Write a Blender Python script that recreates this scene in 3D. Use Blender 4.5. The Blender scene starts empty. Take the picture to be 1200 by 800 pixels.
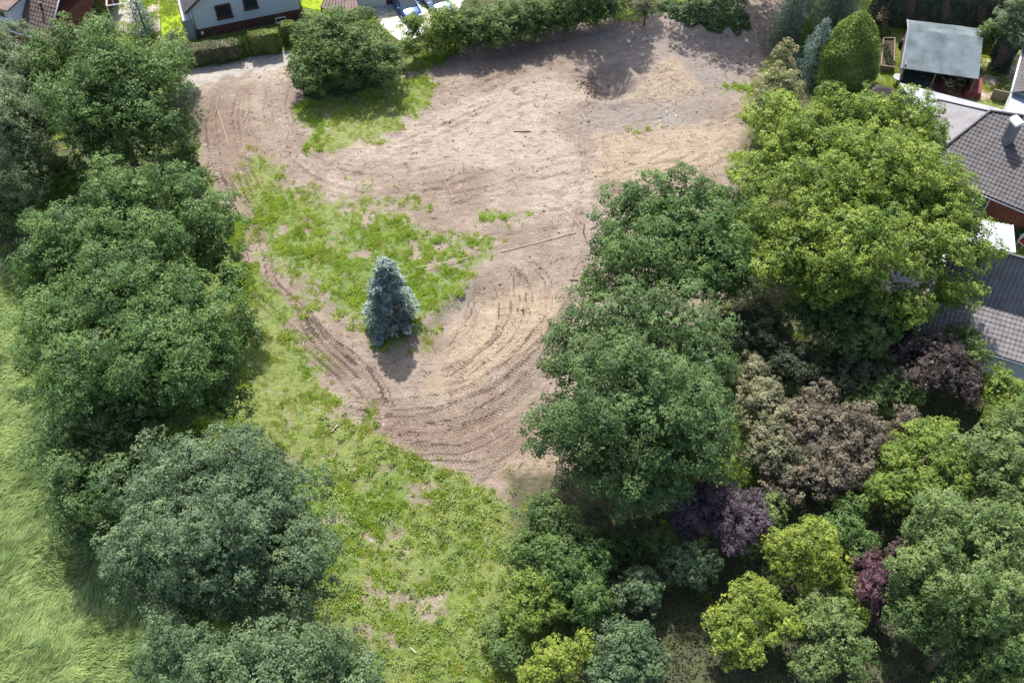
import bpy, math, random
import numpy as np
from mathutils import Vector
RNG = np.random.default_rng(7)
random.seed(7)
S = bpy.context.scene
COL = S.collection
# ------------------------------------------------------------------ camera
CAMH, CAMY, PITCH, FOC = 60.0, -18.0, math.radians(54.1), 1250.0     # metres up, degrees below the horizon, focal length in photo pixels
SP, CP = math.sin(PITCH), math.cos(PITCH)
cd = bpy.data.cameras.new('camera'); cam = bpy.data.objects.new('camera', cd); COL.objects.link(cam)
cam.location = (0, CAMY, CAMH); cam.rotation_euler = (math.radians(90)-PITCH, 0, 0)
cd.lens = FOC/1200*36; cd.sensor_width = 36; cd.clip_end = 8000; cd.clip_start = 0.5
S.camera = cam
# ------------------------------------------------------------------ light
SUN_EL, SUN_AZ = math.radians(58), math.radians(-10)   # azimuth from +Y, negative = left of view
w = bpy.data.worlds.new('World'); S.world = w; w.use_nodes = True
nt = w.node_tree; bg = nt.nodes['Background']
sky = nt.nodes.new('ShaderNodeTexSky'); sky.sky_type = 'NISHITA'; sky.sun_disc = False
sky.sun_elevation = SUN_EL; sky.sun_rotation = SUN_AZ; sky.air_density = 1.0; sky.dust_density = 3.0
nt.links.new(sky.outputs[0], bg.inputs[0]); bg.inputs[1].default_value = 0.15
sd_ = bpy.data.lights.new('sun', 'SUN'); sun = bpy.data.objects.new('sun', sd_); COL.objects.link(sun)
sd_.energy = 4.7; sd_.angle = math.radians(0.6); sd_.color = (1.0, 0.955, 0.88)
SD = Vector((math.sin(SUN_AZ)*math.cos(SUN_EL), math.cos(SUN_AZ)*math.cos(SUN_EL), math.sin(SUN_EL)))
sun.rotation_euler = SD.to_track_quat('Z', 'Y').to_euler()
S.view_settings.view_transform = 'Standard'; S.view_settings.look = 'None'
S.view_settings.exposure = 0.93; S.view_settings.gamma = 1
S.cycles.max_bounces = 6; S.cycles.diffuse_bounces = 3; S.cycles.transmission_bounces = 4
# ------------------------------------------------------------------ helpers
def P(px, py, z=0.0):
    """the point of the place seen at pixel px,py of the photograph, z metres above ground"""
    u, v = (px-600)/FOC, (py-400)/FOC
    d = (CAMH-z)/(SP+v*CP)
    return Vector((d*u, CAMY+d*(CP-v*SP), z))
def depth_at(px, py, z): return (CAMH-z)/(SP+(py-400)/FOC*CP)
def on_plane(px, py, p0, n):
    u, v = (px-600)/FOC, (py-400)/FOC
    r = Vector((u, CP-v*SP, -(SP+v*CP))); o = Vector((0, CAMY, CAMH))
    return o + r*((Vector(p0)-o).dot(n)/r.dot(n))
def tag(o, label=None, cat=None, group=None, kind=None):
    if label: o['label'] = label
    if cat: o['category'] = cat
    if group: o['group'] = group
    if kind: o['kind'] = kind
    return o
def empty(name, loc, rz=0.0, label=None, cat=None, group=None):
    o = bpy.data.objects.new(name, None); COL.objects.link(o); o.location = loc; o.rotation_euler = (0, 0, rz)
    o.empty_display_size = .3
    return tag(o, label, cat, group)
def link(name, me, parent=None, mat=None):
    if mat is not None and not me.materials: me.materials.append(mat)
    o = bpy.data.objects.new(name, me); COL.objects.link(o)
    if parent is not None: o.parent = parent
    return o
def np_mesh(name, V, F, mat=None, smooth=False, var=None):
    """V (n,3), F (m,k) all faces alike"""
    me = bpy.data.meshes.new(name)
    V = np.asarray(V, np.float32); F = np.asarray(F, np.int32); k = F.shape[1]
    me.vertices.add(len(V)); me.vertices.foreach_set('co', V.ravel())
    me.loops.add(F.size); me.loops.foreach_set('vertex_index', F.ravel())
    me.polygons.add(len(F)); me.polygons.foreach_set('loop_start', np.arange(0, F.size, k, dtype=np.int32))
    me.polygons.foreach_set('use_smooth', np.full(len(F), smooth))
    if var is not None:
        a = me.attributes.new('var', 'FLOAT', 'FACE'); a.data.foreach_set('value', np.asarray(var, np.float32))
    me.update(calc_edges=True)
    if mat is not None: me.materials.append(mat)
    return me
class MB:
    """collects boxes, prisms and tubes into one mesh"""
    def __init__(s): s.v = []; s.f = []
    def add(s, vs, fs):
        b = len(s.v); s.v += [tuple(v) for v in vs]; s.f += [tuple(b+i for i in f) for f in fs]; return s
    def box(s, c, h, rz=0.0, R=None):
        vs = []
        for dz in (-1, 1):
            for dx, dy in ((-1,-1),(1,-1),(1,1),(-1,1)):
                p = Vector((dx*h[0], dy*h[1], dz*h[2]))
                if rz: p = Vector((p.x*math.cos(rz)-p.y*math.sin(rz), p.x*math.sin(rz)+p.y*math.cos(rz), p.z))
                if R is not None: p = R @ p
                vs.append(p+Vector(c))
        return s.add(vs, [(0,3,2,1),(4,5,6,7),(0,1,5,4),(1,2,6,5),(2,3,7,6),(3,0,4,7)])
    def prism(s, poly, z0, z1):
        """vertical prism over a polygon of (x,y); z0, z1 numbers or lists"""
        n = len(poly); a = z0 if hasattr(z0, '__len__') else [z0]*n; b = z1 if hasattr(z1, '__len__') else [z1]*n
        area = sum(poly[i][0]*poly[(i+1)%n][1]-poly[(i+1)%n][0]*poly[i][1] for i in range(n))
        if area < 0: poly = list(poly)[::-1]; a = list(a)[::-1]; b = list(b)[::-1]
        vs = [(p[0], p[1], z) for p, z in zip(poly, a)]+[(p[0], p[1], z) for p, z in zip(poly, b)]
        return s.add(vs, [tuple(range(n))[::-1], tuple(range(n, 2*n))]+[(i, (i+1)%n, n+(i+1)%n, n+i) for i in range(n)])
    def slab(s, pts, t):
        """a sheet through 3D points given thickness t downwards along its normal"""
        pts = [Vector(p) for p in pts]; n = (pts[1]-pts[0]).cross(pts[2]-pts[0]).normalized()
        if n.z < 0: pts = pts[::-1]; n = -n
        k = len(pts)
        return s.add([p-n*t for p in pts]+pts, [tuple(range(k))[::-1], tuple(range(k, 2*k))]+[(i, (i+1)%k, k+(i+1)%k, k+i) for i in range(k)])
    def tube(s, pts, rs, n=6, cap=True):
        pts = [Vector(p) for p in pts]; base = len(s.v); m = len(pts)
        for i, p in enumerate(pts):
            d = (pts[min(i+1, m-1)]-pts[max(i-1, 0)]).normalized()
            a = d.cross(Vector((0, 0, 1)) if abs(d.z) < .9 else Vector((1, 0, 0))).normalized(); b = d.cross(a)
            for k in range(n):
                t = 2*math.pi*k/n; s.v.append(tuple(p+(a*math.cos(t)+b*math.sin(t))*rs[i]))
        for i in range(m-1):
            for k in range(n):
                s.f.append((base+i*n+k, base+i*n+(k+1)%n, base+(i+1)*n+(k+1)%n, base+(i+1)*n+k))
        if cap:
            s.f.append(tuple(base+k for k in range(n))[::-1]); s.f.append(tuple(base+(m-1)*n+k for k in range(n)))
        return s
    def mesh(s, name, mat, smooth=False, bevel=0):
        me = bpy.data.meshes.new(name); me.from_pydata(s.v, [], s.f); me.materials.append(mat)
        if smooth:
            me.polygons.foreach_set('use_smooth', [True]*len(me.polygons))
        me.update(); return me
    def build(s, name, mat, parent=None, smooth=False, bevel=0):
        o = link(name, s.mesh(name, mat, smooth), parent)
        if bevel:
            b = o.modifiers.new('bevel', 'BEVEL'); b.width = bevel; b.segments = 2; b.limit_method = 'ANGLE'
        return o
# vectorised value noise
_lat = np.random.default_rng(3).random((64, 64))
def vnoise(x, y, s, seed=0):
    ca, sa = math.cos(.5+seed*1.3), math.sin(.5+seed*1.3); x, y = (x*ca-y*sa)/s+seed*17.31+900, (x*sa+y*ca)/s+seed*5.77+900
    xi = np.floor(x).astype(int); yi = np.floor(y).astype(int); fx = x-xi; fy = y-yi
    fx = fx*fx*(3-2*fx); fy = fy*fy*(3-2*fy)
    g = lambda i, j: _lat[i % 64, j % 64]
    return ((g(xi, yi)*(1-fx)+g(xi+1, yi)*fx)*(1-fy)+(g(xi, yi+1)*(1-fx)+g(xi+1, yi+1)*fx)*fy)*2-1
def fbm(x, y, s, seed=0, o=4):
    r = 0; a = 1; t = 0
    for k in range(o):
        r = r+a*vnoise(x, y, s/2**k, seed+k*3); t += a; a *= .55
    return r/t*1.5
def sstep(a, b, x):
    t = np.clip((x-a)/(b-a), 0, 1); return t*t*(3-2*t)
# ------------------------------------------------------------------ materials
def mat(name, col, rough=.8, spec=.3, metal=0.0, noise=0.0, nscale=3.0, bump=0.0, bscale=20.0, col2=None, stretch=None, alpha=None):
    m = bpy.data.materials.new(name); m.use_nodes = True; t = m.node_tree; n = t.nodes; b = n['Principled BSDF']
    b.inputs['Roughness'].default_value = rough; b.inputs['Specular IOR Level'].default_value = spec; b.inputs['Metallic'].default_value = metal
    b.inputs['Base Color'].default_value = (*col, 1)
    tc = n.new('ShaderNodeTexCoord'); mp = n.new('ShaderNodeMapping'); t.links.new(tc.outputs['Object'], mp.inputs[0])
    if stretch: mp.inputs['Scale'].default_value = stretch
    if noise or col2:
        nz = n.new('ShaderNodeTexNoise'); nz.inputs['Scale'].default_value = nscale; nz.inputs['Detail'].default_value = 6
        t.links.new(mp.outputs[0], nz.inputs['Vector'])
        mx = n.new('ShaderNodeMix'); mx.data_type = 'RGBA'
        cr = n.new('ShaderNodeMapRange'); cr.inputs[1].default_value = .35; cr.inputs[2].default_value = .65
        t.links.new(nz.outputs[0], cr.inputs[0]); t.links.new(cr.outputs[0], mx.inputs[0])
        c2 = col2 if col2 else tuple(c*(1-noise) for c in col); c1 = col if col2 else tuple(min(1, c*(1+noise*.6)) for c in col)
        mx.inputs[6].default_value = (*c1, 1); mx.inputs[7].default_value = (*c2, 1); t.links.new(mx.outputs[2], b.inputs['Base Color'])
    if bump:
        nb = n.new('ShaderNodeTexNoise'); nb.inputs['Scale'].default_value = bscale; nb.inputs['Detail'].default_value = 4
        t.links.new(mp.outputs[0], nb.inputs['Vector'])
        bp = n.new('ShaderNodeBump'); bp.inputs['Strength'].default_value = bump; bp.inputs['Distance'].default_value = .02
        t.links.new(nb.outputs[0], bp.inputs['Height']); t.links.new(bp.outputs[0], b.inputs['Normal'])
    return m
def leafmat(name, c1, c2, trans=.3, rough=.5, spec=.22, patch=.9, old=None):
    """leaf: two colours mixed leaf by leaf (attribute var) and by branch-sized patches"""
    m = bpy.data.materials.new(name); m.use_nodes = True; t = m.node_tree; n = t.nodes; b = n['Principled BSDF']
    b.inputs['Roughness'].default_value = rough; b.inputs['Specular IOR Level'].default_value = spec
    at = n.new('ShaderNodeAttribute'); at.attribute_name = 'var'
    tc = n.new('ShaderNodeNewGeometry'); nz = n.new('ShaderNodeTexNoise'); nz.inputs['Scale'].default_value = patch; nz.inputs['Detail'].default_value = 3
    t.links.new(tc.outputs['Position'], nz.inputs['Vector'])
    md = n.new('ShaderNodeMath'); md.operation = 'MULTIPLY_ADD'; md.inputs[1].default_value = 2.0; md.inputs[2].default_value = -1.0
    t.links.new(nz.outputs[0], md.inputs[0])
    ad = n.new('ShaderNodeMath'); ad.operation = 'ADD'; ad.use_clamp = True; t.links.new(md.outputs[0], ad.inputs[0]); t.links.new(at.outputs['Fac'], ad.inputs[1])
    mx = n.new('ShaderNodeMix'); mx.data_type = 'RGBA'; mx.inputs[6].default_value = (*c1, 1); mx.inputs[7].default_value = (*c2, 1)
    t.links.new(ad.outputs[0], mx.inputs[0]); t.links.new(mx.outputs[2], b.inputs['Base Color'])
    tr = n.new('ShaderNodeBsdfTranslucent'); hs = n.new('ShaderNodeHueSaturation'); hs.inputs['Hue'].default_value = .485; hs.inputs['Value'].default_value = 1.5
    t.links.new(mx.outputs[2], hs.inputs['Color']); t.links.new(hs.outputs[0], tr.inputs[0])
    ms = n.new('ShaderNodeMixShader'); ms.inputs[0].default_value = trans
    t.links.new(b.outputs[0], ms.inputs[1]); t.links.new(tr.outputs[0], ms.inputs[2])
    t.links.new(ms.outputs[0], n['Material Output'].inputs['Surface'])
    return m
# ================================================================== THE GROUND
def W(pts): return np.array([tuple(P(x, y))[:2] for x, y in pts])
def sdist(x, y, poly):
    """signed distance to a polygon, negative inside"""
    d = np.full(x.shape, 1e9); ins = np.zeros(x.shape, bool); n = len(poly)
    for i in range(n):
        ax, ay = poly[i]; bx, by = poly[(i+1) % n]; ex, ey = bx-ax, by-ay
        t = np.clip(((x-ax)*ex+(y-ay)*ey)/(ex*ex+ey*ey+1e-9), 0, 1)
        d = np.minimum(d, (x-ax-t*ex)**2+(y-ay-t*ey)**2)
        c = ((ay > y) != (by > y)); ins ^= c & (x < (bx-ax)*(y-ay)/(by-ay+1e-12)+ax)
    d = np.sqrt(d); return np.where(ins, -d, d)
Z_DIRT = W([(190,110),(215,90),(300,66),(345,60),(352,100),(372,150),(352,172),(385,178),(440,160),(500,120),(512,98),(470,92),(500,76),(560,48),(620,36),(700,22),(770,18),(880,-15),(925,-15),(920,45),(885,100),(875,150),(862,200),(900,260),(860,330),(800,420),(760,520),(700,580),(640,590),(600,578),(560,566),(510,540),(465,515),(432,480),(398,470),(352,420),(340,380),(330,350),(300,320),(285,270),(262,240),(238,200),(225,150)])
Z_GRASS = [  # pixel outline, density, feather, lushness (1 bright fresh, 0 yellow and dry)
 ([(345,122),(400,100),(440,100),(498,92),(500,100),(470,128),(435,150),(395,160),(365,180),(356,172),(372,152),(350,140)], .95, .5, .95),
 ([(290,225),(330,215),(400,240),(450,245),(500,272),(540,275),(590,268),(592,282),(560,312),(535,345),(510,375),(490,400),(450,408),(430,392),(400,372),(365,360),(340,320),(305,300)], .66, 1.2, .62),
 ([(400,262),(450,250),(495,275),(545,285),(555,305),(530,345),(500,375),(470,385),(430,370),(380,340),(362,318),(385,285)], .8, 1.0, .95),
 ([(422,370),(445,365),(462,395),(455,415),(432,408)], .9, .35, 1.0),
 ([(288,170),(330,190),(345,245),(300,250),(275,220)], .42, 1.2, .3),
 ([(300,245),(345,240),(370,280),(365,330),(345,350),(322,330),(296,280)], .4, 1.0, .35),
 ([(395,200),(470,215),(520,250),(450,250),(380,240)], .2, 1.0, .5),
 ([(560,245),(625,250),(600,262),(560,260)], .5, .4, .6),
 ([(500,378),(530,360),(522,395),(500,415),(486,408)], .5, .7, .35),
 ([(330,355),(375,372),(385,420),(430,470),(420,490),(340,440)], .25, 1.0, .6),
 ([(735,155),(800,130),(770,150),(745,165)], .32, .5, .7),
 ([(835,100),(880,95),(870,112),(840,112)], .3, .5, .7),
 ([(600,560),(650,575),(680,600),(640,600),(590,590)], .45, .6, .6),
]
for g in Z_GRASS: g[0][:] = [tuple(p) for p in W(g[0])]
Z_BALD = [W(p) for p in ([(425,615),(460,622),(458,640),(430,634)],[(440,690),(478,680),(500,690),(460,715),(436,706)],[(430,735),(462,730),(465,755),(440,760)],
  [(478,565),(500,560),(515,575),(490,585)],[(380,480),(412,470),(420,488),(385,492)],[(500,700),(520,690),(505,725),(488,730)],[(405,560),(425,555),(420,580)],[(395,590),(415,600),(400,620)])]
Z_LONG = W([(-200,300),(0,300),(20,420),(60,520),(120,640),(200,760),(240,900),(-300,900)])
Z_YEL = W([(285,330),(335,345),(345,420),(400,480),(380,520),(290,520),(270,460)])
Z_ROAD = W([(150,120),(205,88),(232,80),(300,66),(342,59),(350,64),(350,76),(300,84),(262,92),(228,104),(170,140)])
Z_SAND = [W([(600,335),(645,350),(620,400),(560,450),(500,462),(520,430),(545,380),(560,345)]), W([(640,540),(600,560),(620,590),(700,560),(720,500),(660,500)]), W([(700,160),(860,150),(850,195),(790,212),(700,210)]), W([(750,95),(790,75),(820,105),(790,120),(755,125),(738,118)])]
Z_LIGHT = [W([(400,160),(640,90),(700,110),(720,160),(640,210),(520,190),(420,200)]), W([(600,205),(700,190),(690,240),(620,260)]), W([(390,130),(420,125),(430,160),(400,165)]), W([(225,92),(345,72),(345,88),(300,95),(240,110)]), W([(395,208),(440,206),(445,220),(400,222)])]
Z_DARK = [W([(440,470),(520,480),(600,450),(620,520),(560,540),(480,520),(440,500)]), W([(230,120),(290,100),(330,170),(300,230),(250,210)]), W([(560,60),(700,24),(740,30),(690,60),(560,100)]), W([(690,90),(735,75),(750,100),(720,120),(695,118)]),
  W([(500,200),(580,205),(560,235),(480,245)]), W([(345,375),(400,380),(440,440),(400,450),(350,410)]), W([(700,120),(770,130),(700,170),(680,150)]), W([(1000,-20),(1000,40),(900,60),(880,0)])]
Z_DARK += [W([(690,88),(735,70),(752,96),(742,118),(712,121),(690,112)]), W([(700,84),(735,76),(746,100),(720,116),(700,108)]), W([(640,130),(700,120),(760,140),(740,170),(690,180),(640,160)]), W([(780,40),(880,60),(850,110),(800,100)])]  # pit and shadowed upper site: dark earth with shade painted into its tone
Z_GREY = [W([(680,30),(870,40),(880,100),(800,150),(740,180),(690,190),(670,150),(700,120)]), W([(520,340),(590,295),(600,300),(540,370)])]
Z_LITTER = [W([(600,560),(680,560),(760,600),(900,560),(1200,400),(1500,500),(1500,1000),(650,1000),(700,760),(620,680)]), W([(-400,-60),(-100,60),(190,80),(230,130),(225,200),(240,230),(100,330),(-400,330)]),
            W([(345,60),(460,45),(480,78),(420,112),(372,112),(348,95)]), W([(470,70),(560,50),(700,16),(770,8),(900,-30),(920,-60),(400,-60)]), W([(860,200),(960,0),(1060,-40),(1100,100),(1150,300),(1150,420),(850,420)])]
Z_LAWN = W([(1010,-30),(1062,10),(1075,40),(1060,90),(1030,120),(1000,110)])
def near_line(x, y, L):
    """distance, along, across from a polyline (world points)"""
    best = np.full(x.shape, 1e9); al = np.zeros(x.shape); ac = np.zeros(x.shape); s = 0
    for i in range(len(L)-1):
        ax, ay = L[i]; ex, ey = L[i+1][0]-ax, L[i+1][1]-ay; l = math.hypot(ex, ey)+1e-9
        t = ((x-ax)*ex+(y-ay)*ey)/(l*l)
        tc = np.clip(t, 0, 1); qx = x-ax-tc*ex; qy = y-ay-tc*ey; d = np.hypot(qx, qy); c = ((x-ax)*ey-(y-ay)*ex)/l
        m = d < best; best = np.where(m, d, best); al = np.where(m, s+tc*l, al); ac = np.where(m, c, ac); s += l
    return best, al, ac
def smooth_line(pts, n=7):
    p = W(pts); p = np.vstack([p[0], p, p[-1]]); out = []
    for i in range(1, len(p)-2):
        for t in np.linspace(0, 1, n, endpoint=False):
            a, b, c, d = p[i-1:i+3]; out.append(.5*((2*b)+(c-a)*t+(2*a-5*b+4*c-d)*t*t+(3*b-a-3*c+d)*t**3))
    out.append(p[-2]); return np.array(out)
TRK = [  # pixel path, half gauge (0 = single rut), rut half width, depth, lug strength
 ([(432,492),(480,492),(530,478),(590,450),(640,400),(672,340),(690,280)], .0, .38, .06, 1.0), ([(436,506),(500,512),(560,498),(620,458),(662,415)], .0, .38, .06, 1.0),
 ([(450,472),(490,470),(540,460),(580,438),(618,405),(650,360)], .0, .36, .05, 1.0), ([(470,524),(540,526),(600,498),(645,462)], .0, .4, .06, 1.0),
 ([(500,545),(560,545),(610,515),(655,478)], .0, .34, .05, .8), ([(445,484),(500,482),(560,464),(605,435),(640,390)], .0, .3, .05, .9), ([(560,575),(590,540),(625,505)], .0, .3, .09, .1), ([(600,590),(635,545),(690,500)], .0, .5, .08, .1),
 ([(592,302),(606,330),(600,372),(572,410),(522,448)], .0, .34, .05, 1.0), ([(572,318),(588,350),(586,385),(562,415),(512,440)], .0, .34, .06, 1.0), ([(612,298),(642,330),(640,370),(602,418),(560,445)], .0, .3, .05, .6),
 ([(498,432),(545,378),(562,330)], .0, .35, .06, .3), ([(520,425),(556,380),(574,335)], .0, .25, .05, .2), ([(535,440),(578,400),(595,360)], .0, .25, .05, .2),
 ([(500,452),(540,450),(590,432),(640,395),(680,330)], .0, .16, .1, .0), ([(500,446),(560,449),(600,430)], .0, .12, .09, 0), ([(500,440),(548,443)], .0, .1, .08, 0), ([(502,434),(540,437)], 0, .1, .08, 0), ([(500,458),(545,459)], 0, .1, .08, 0),
 ([(238,108),(230,160),(242,205),(282,262),(302,330)], 1.0, .3, .06, .5), ([(268,100),(264,160),(288,222),(330,260)], .9, .3, .06, .5), ([(300,98),(306,150),(342,206),(420,236),(520,232),(600,205),(700,190)], .95, .3, .05, .3),
 ([(330,90),(325,130),(350,185),(430,215),(540,200)], .9, .28, .05, .3), ([(262,190),(292,262),(306,330),(345,372),(366,404),(425,446),(446,486)], .8, .32, .06, .9), ([(345,365),(372,400),(400,430),(440,470)], .5, .34, .06, 1.0),
 ([(240,215),(270,225),(300,235)], 0, .12, .12, 0), ([(250,203),(285,228)], 0, .12, .14, 0), ([(262,200),(296,222)], 0, .12, .12, 0),
 ([(380,205),(500,155),(620,95),(720,55),(800,30)], .95, .28, .04, .2), ([(395,225),(520,175),(640,125),(700,95)], 1.0, .26, .04, .2), ([(470,222),(550,218),(640,192)], .5, .14, .07, 0), ([(480,238),(560,228),(650,200)], .5, .16, .07, 0),
 ([(560,112),(640,84),(740,58)], .9, .24, .05, .1), ([(540,88),(640,62),(760,36)], .9, .24, .05, .1), ([(500,140),(570,112),(640,100)], .7, .2, .04, .1), ([(470,120),(540,95)], .6, .2, .05, 0),
 ([(872,155),(835,185),(780,203),(720,216),(640,214)], .95, .26, .05, .3), ([(846,150),(812,188),(762,208)], .5, .2, .06, .1), ([(740,70),(770,100),(800,125),(840,150)], .7, .26, .05, .3), ([(760,55),(790,90),(830,125)], .5, .2, .05, .2),
 ([(560,240),(650,235),(760,200),(860,160)], .9, .26, .04, .2), ([(440,245),(520,262),(610,262),(690,250)], .9, .24, .04, .2), ([(600,120),(680,140),(700,200),(690,260),(670,330)], .95, .28, .04, .3), ([(640,110),(720,140),(760,180)], .9, .26, .04, .2),
 ([(900,60),(870,110),(860,160)], .9, .28, .04, .3), ([(380,190),(460,180),(560,140),(620,110)], .9, .22, .04, .1), ([(400,470),(430,478),(470,482)], .5, .3, .05, 1.0), ([(230,130),(236,180)], .5, .2, .05, .3),
]
TRK += [([(436,498),(500,500),(556,486),(606,452),(652,402),(680,340)], 0, .3, .04, .9), ([(452,530),(520,538),(580,518),(630,480)], 0, .3, .04, .9), ([(480,545),(540,558),(600,535),(640,505)], 0, .3, .04, .7),
 ([(600,310),(618,340),(616,375),(588,415),(545,446)], 0, .3, .05, 1.0), ([(582,322),(596,352),(592,382),(568,412),(528,438)], 0, .2, .05, .8), ([(345,352),(380,392),(420,425),(455,470)], 0, .34, .05, 1.0), ([(355,380),(385,415),(430,452)], 0, .34, .05, 1.0),
 ([(430,500),(440,480),(470,470)], 0, .4, .05, 1), ([(440,520),(470,500),(520,500)], 0, .35, .05, 1), ([(560,330),(552,370),(520,415)], 0, .22, .05, .4), ([(640,560),(660,520),(690,470)], 0, .3, .06, .3)]
_r = random.Random(12)
for _i in range(64):
    sx = _r.uniform(400, 830); sy = _r.uniform(60, 235); ln_ = _r.uniform(25, 120); an_ = math.radians(_r.gauss(-17, 7)); 
    TRK.append(([(sx, sy), (sx+ln_*.5*math.cos(an_), sy+ln_*.5*math.sin(an_)+_r.uniform(-3, 3)), (sx+ln_*math.cos(an_), sy+ln_*math.sin(an_))], 0, _r.uniform(.08, .17), _r.uniform(.04, .10), 0))
for _i in range(26):
    sx = _r.uniform(235, 340); sy = _r.uniform(95, 230); ln_ = _r.uniform(20, 70); an_ = math.radians(_r.gauss(78, 18))
    TRK.append(([(sx, sy), (sx+ln_*.5*math.cos(an_), sy+ln_*.5*math.sin(an_)), (sx+ln_*math.cos(an_)+4, sy+ln_*math.sin(an_))], 0, _r.uniform(.08, .16), _r.uniform(.04, .09), 0))
TRK = [(smooth_line(p), g, hw, dp, lg) for p, g, hw, dp, lg in TRK]
Z_FLAT = [W([(-600,-200),(345,-200),(352,60),(200,92),(-600,100)]), W([(345,-200),(580,-200),(545,20),(478,54),(430,40),(350,20)]), W([(1005,-200),(1900,-200),(1900,560),(1150,470),(1090,330),(1040,140),(1000,110)])]
def flat(x, y):
    m = np.zeros(np.shape(x))
    for p in Z_FLAT: m = np.maximum(m, sstep(1.2, .0, sdist(x, y, p)))
    return m
def macro(x, y):
    """broad shape of the land, metres"""
    z = .12*fbm(x, y, 9, 5, 3)
    def g(px, py, h, rx, ry, rot=0):
        c = P(px, py); a = math.radians(rot); dx = x-c.x; dy = y-c.y
        u = dx*math.cos(a)+dy*math.sin(a); v = -dx*math.sin(a)+dy*math.cos(a)
        return h*np.exp(-(u/rx)**2-(v/ry)**2)
    z = z+g(714, 102, -.95, 1.7, 1.7)+g(700, 84, -.5, 2.2, 3.0)+g(690, 108, .3, .7, 1.4)+g(727, 118, .25, 1.6, .6, 25)+g(741, 92, .65, .6, 2.4, 20)+g(705, 76, .3, 2.2, .5, 15)+g(715, 118, .25, 2.2, .8)+g(775, 88, .35, 1.6, 3, 25)+g(690, 98, .3, .6, 1.8)
    z = z+g(620, 40, .5, 6, 1.2, 17)+g(420, 92, .4, 5, 2)+g(838, 22, 1.0, 5, 3)+g(495, 380, .3, .7, 3.5, -40)+g(540, 340, .3, .7, 3.0, -45)
    return z
def fields(x, y):
    n1 = fbm(x, y, 3.0, 1); n2 = fbm(x, y, .9, 2); n3 = fbm(x, y, 7.0, 9)
    dirt = sstep(.5, -.5, sdist(x, y, Z_DIRT)+n1*1.0+n2*.7)
    gr = 1-dirt; lush = np.full(x.shape, .5)+n3*.4+n1*.25
    for poly, den, fe, lu in Z_GRASS:
        m = sstep(fe, -fe, sdist(x, y, poly)+n1*.6*fe)
        g = m*sstep(.62-den*.8, .95-den*.7, .5+.55*n2+.25*n1)*min(1, den+.4)
        lush = np.where(g > gr, lu+n1*.3, lush); gr = np.maximum(gr, g)
    for p in Z_BALD: gr = gr*(1-.8*sstep(.5, -.6, sdist(x, y, p)+n1*.5+n2*1.0))
    # weedy ground breaks open here and there
    gr = gr*(1-.55*sstep(.42, .75, n2*.7+n1*.5)*sstep(8, 12, y)*sstep(31, 26, y))
    yel = sstep(1, -1, sdist(x, y, Z_YEL)+n1); lush = lush*(1-yel)+.3*yel
    lng = sstep(.8, -.8, sdist(x, y, Z_LONG)+n1*.5)
    road = sstep(.25, -.25, sdist(x, y, Z_ROAD)+n2*.35+n1*.2)
    gr = gr*(1-road)
    sand = np.zeros(x.shape); light = sand.copy(); dark = sand.copy(); grey = sand.copy(); lit = sand.copy()
    for p in Z_SAND: sand = np.maximum(sand, sstep(1, -1, sdist(x, y, p)+n1*1.0))
    for p in Z_LIGHT: light = np.maximum(light, sstep(1.2, -1.2, sdist(x, y, p)+n1*1.3))
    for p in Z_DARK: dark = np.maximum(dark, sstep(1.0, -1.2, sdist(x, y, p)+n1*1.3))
    for p in Z_GREY: grey = np.maximum(grey, sstep(1.4, -1.4, sdist(x, y, p)+n1*1.3))
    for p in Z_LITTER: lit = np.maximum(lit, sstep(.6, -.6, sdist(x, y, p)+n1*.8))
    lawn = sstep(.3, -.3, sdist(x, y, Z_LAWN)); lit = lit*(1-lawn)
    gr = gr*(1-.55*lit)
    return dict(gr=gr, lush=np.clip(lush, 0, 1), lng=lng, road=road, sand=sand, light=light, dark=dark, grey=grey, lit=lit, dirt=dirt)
def ruts(x, y):
    dz = np.zeros(x.shape); tm = dz.copy(); tu = dz.copy(); tv = dz.copy()
    for L, gauge, hw, dp, lug in TRK:
        x0, y0 = L.min(0)-2.5; x1, y1 = L.max(0)+2.5
        idx = np.nonzero((x > x0) & (x < x1) & (y > y0) & (y < y1))[0]
        if not len(idx): continue
        d, al, ac = near_line(x[idx], y[idx], L)
        wob = .06*np.sin(al*1.3+dp*99)
        for s in ((-1, 1) if gauge else (0,)):
            c = ac-s*gauge+wob; dd = np.where(np.abs(np.abs(ac)-d) < .05, np.abs(c), 9)
            fade = sstep(0, 1.2, al)*sstep(al.max(), al.max()-1.2, al)*np.clip(.82+.6*vnoise(x[idx], y[idx], 2.2, 8)+.35*vnoise(x[idx], y[idx], .7, 18), .15, 1)
            k = sstep(hw, hw*.6, dd)*fade
            rim = np.exp(-((dd-hw*1.25)/.13)**2)*fade
            dz[idx] += -dp*k+dp*.7*rim
            b = k*lug > tm[idx]
            tm[idx] = np.where(b, k*lug, tm[idx]); tu[idx] = np.where(b, al, tu[idx]); tv[idx] = np.where(b, c, tv[idx])
    return dz, tm, tu, tv
xs = np.concatenate([[-4000, -1500, -500, -200, -110], np.linspace(-70, -58, 9), np.arange(-56, 56.01, .175), np.linspace(58, 70, 9), [110, 200, 500, 1500, 4000]])
ys = np.concatenate([[-3000, -800, -200, -60, -25], np.linspace(-12, -3, 8), np.arange(-2, 68.01, .17), np.linspace(70, 82, 8), [110, 200, 500, 1500, 4000]])
GX, GY = np.meshgrid(xs, ys); gx = GX.ravel(); gy = GY.ravel(); nx, ny = len(xs), len(ys)
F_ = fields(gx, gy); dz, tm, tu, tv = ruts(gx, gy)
inn = (np.abs(gx) < 72) & (gy > -14) & (gy < 84)
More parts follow.
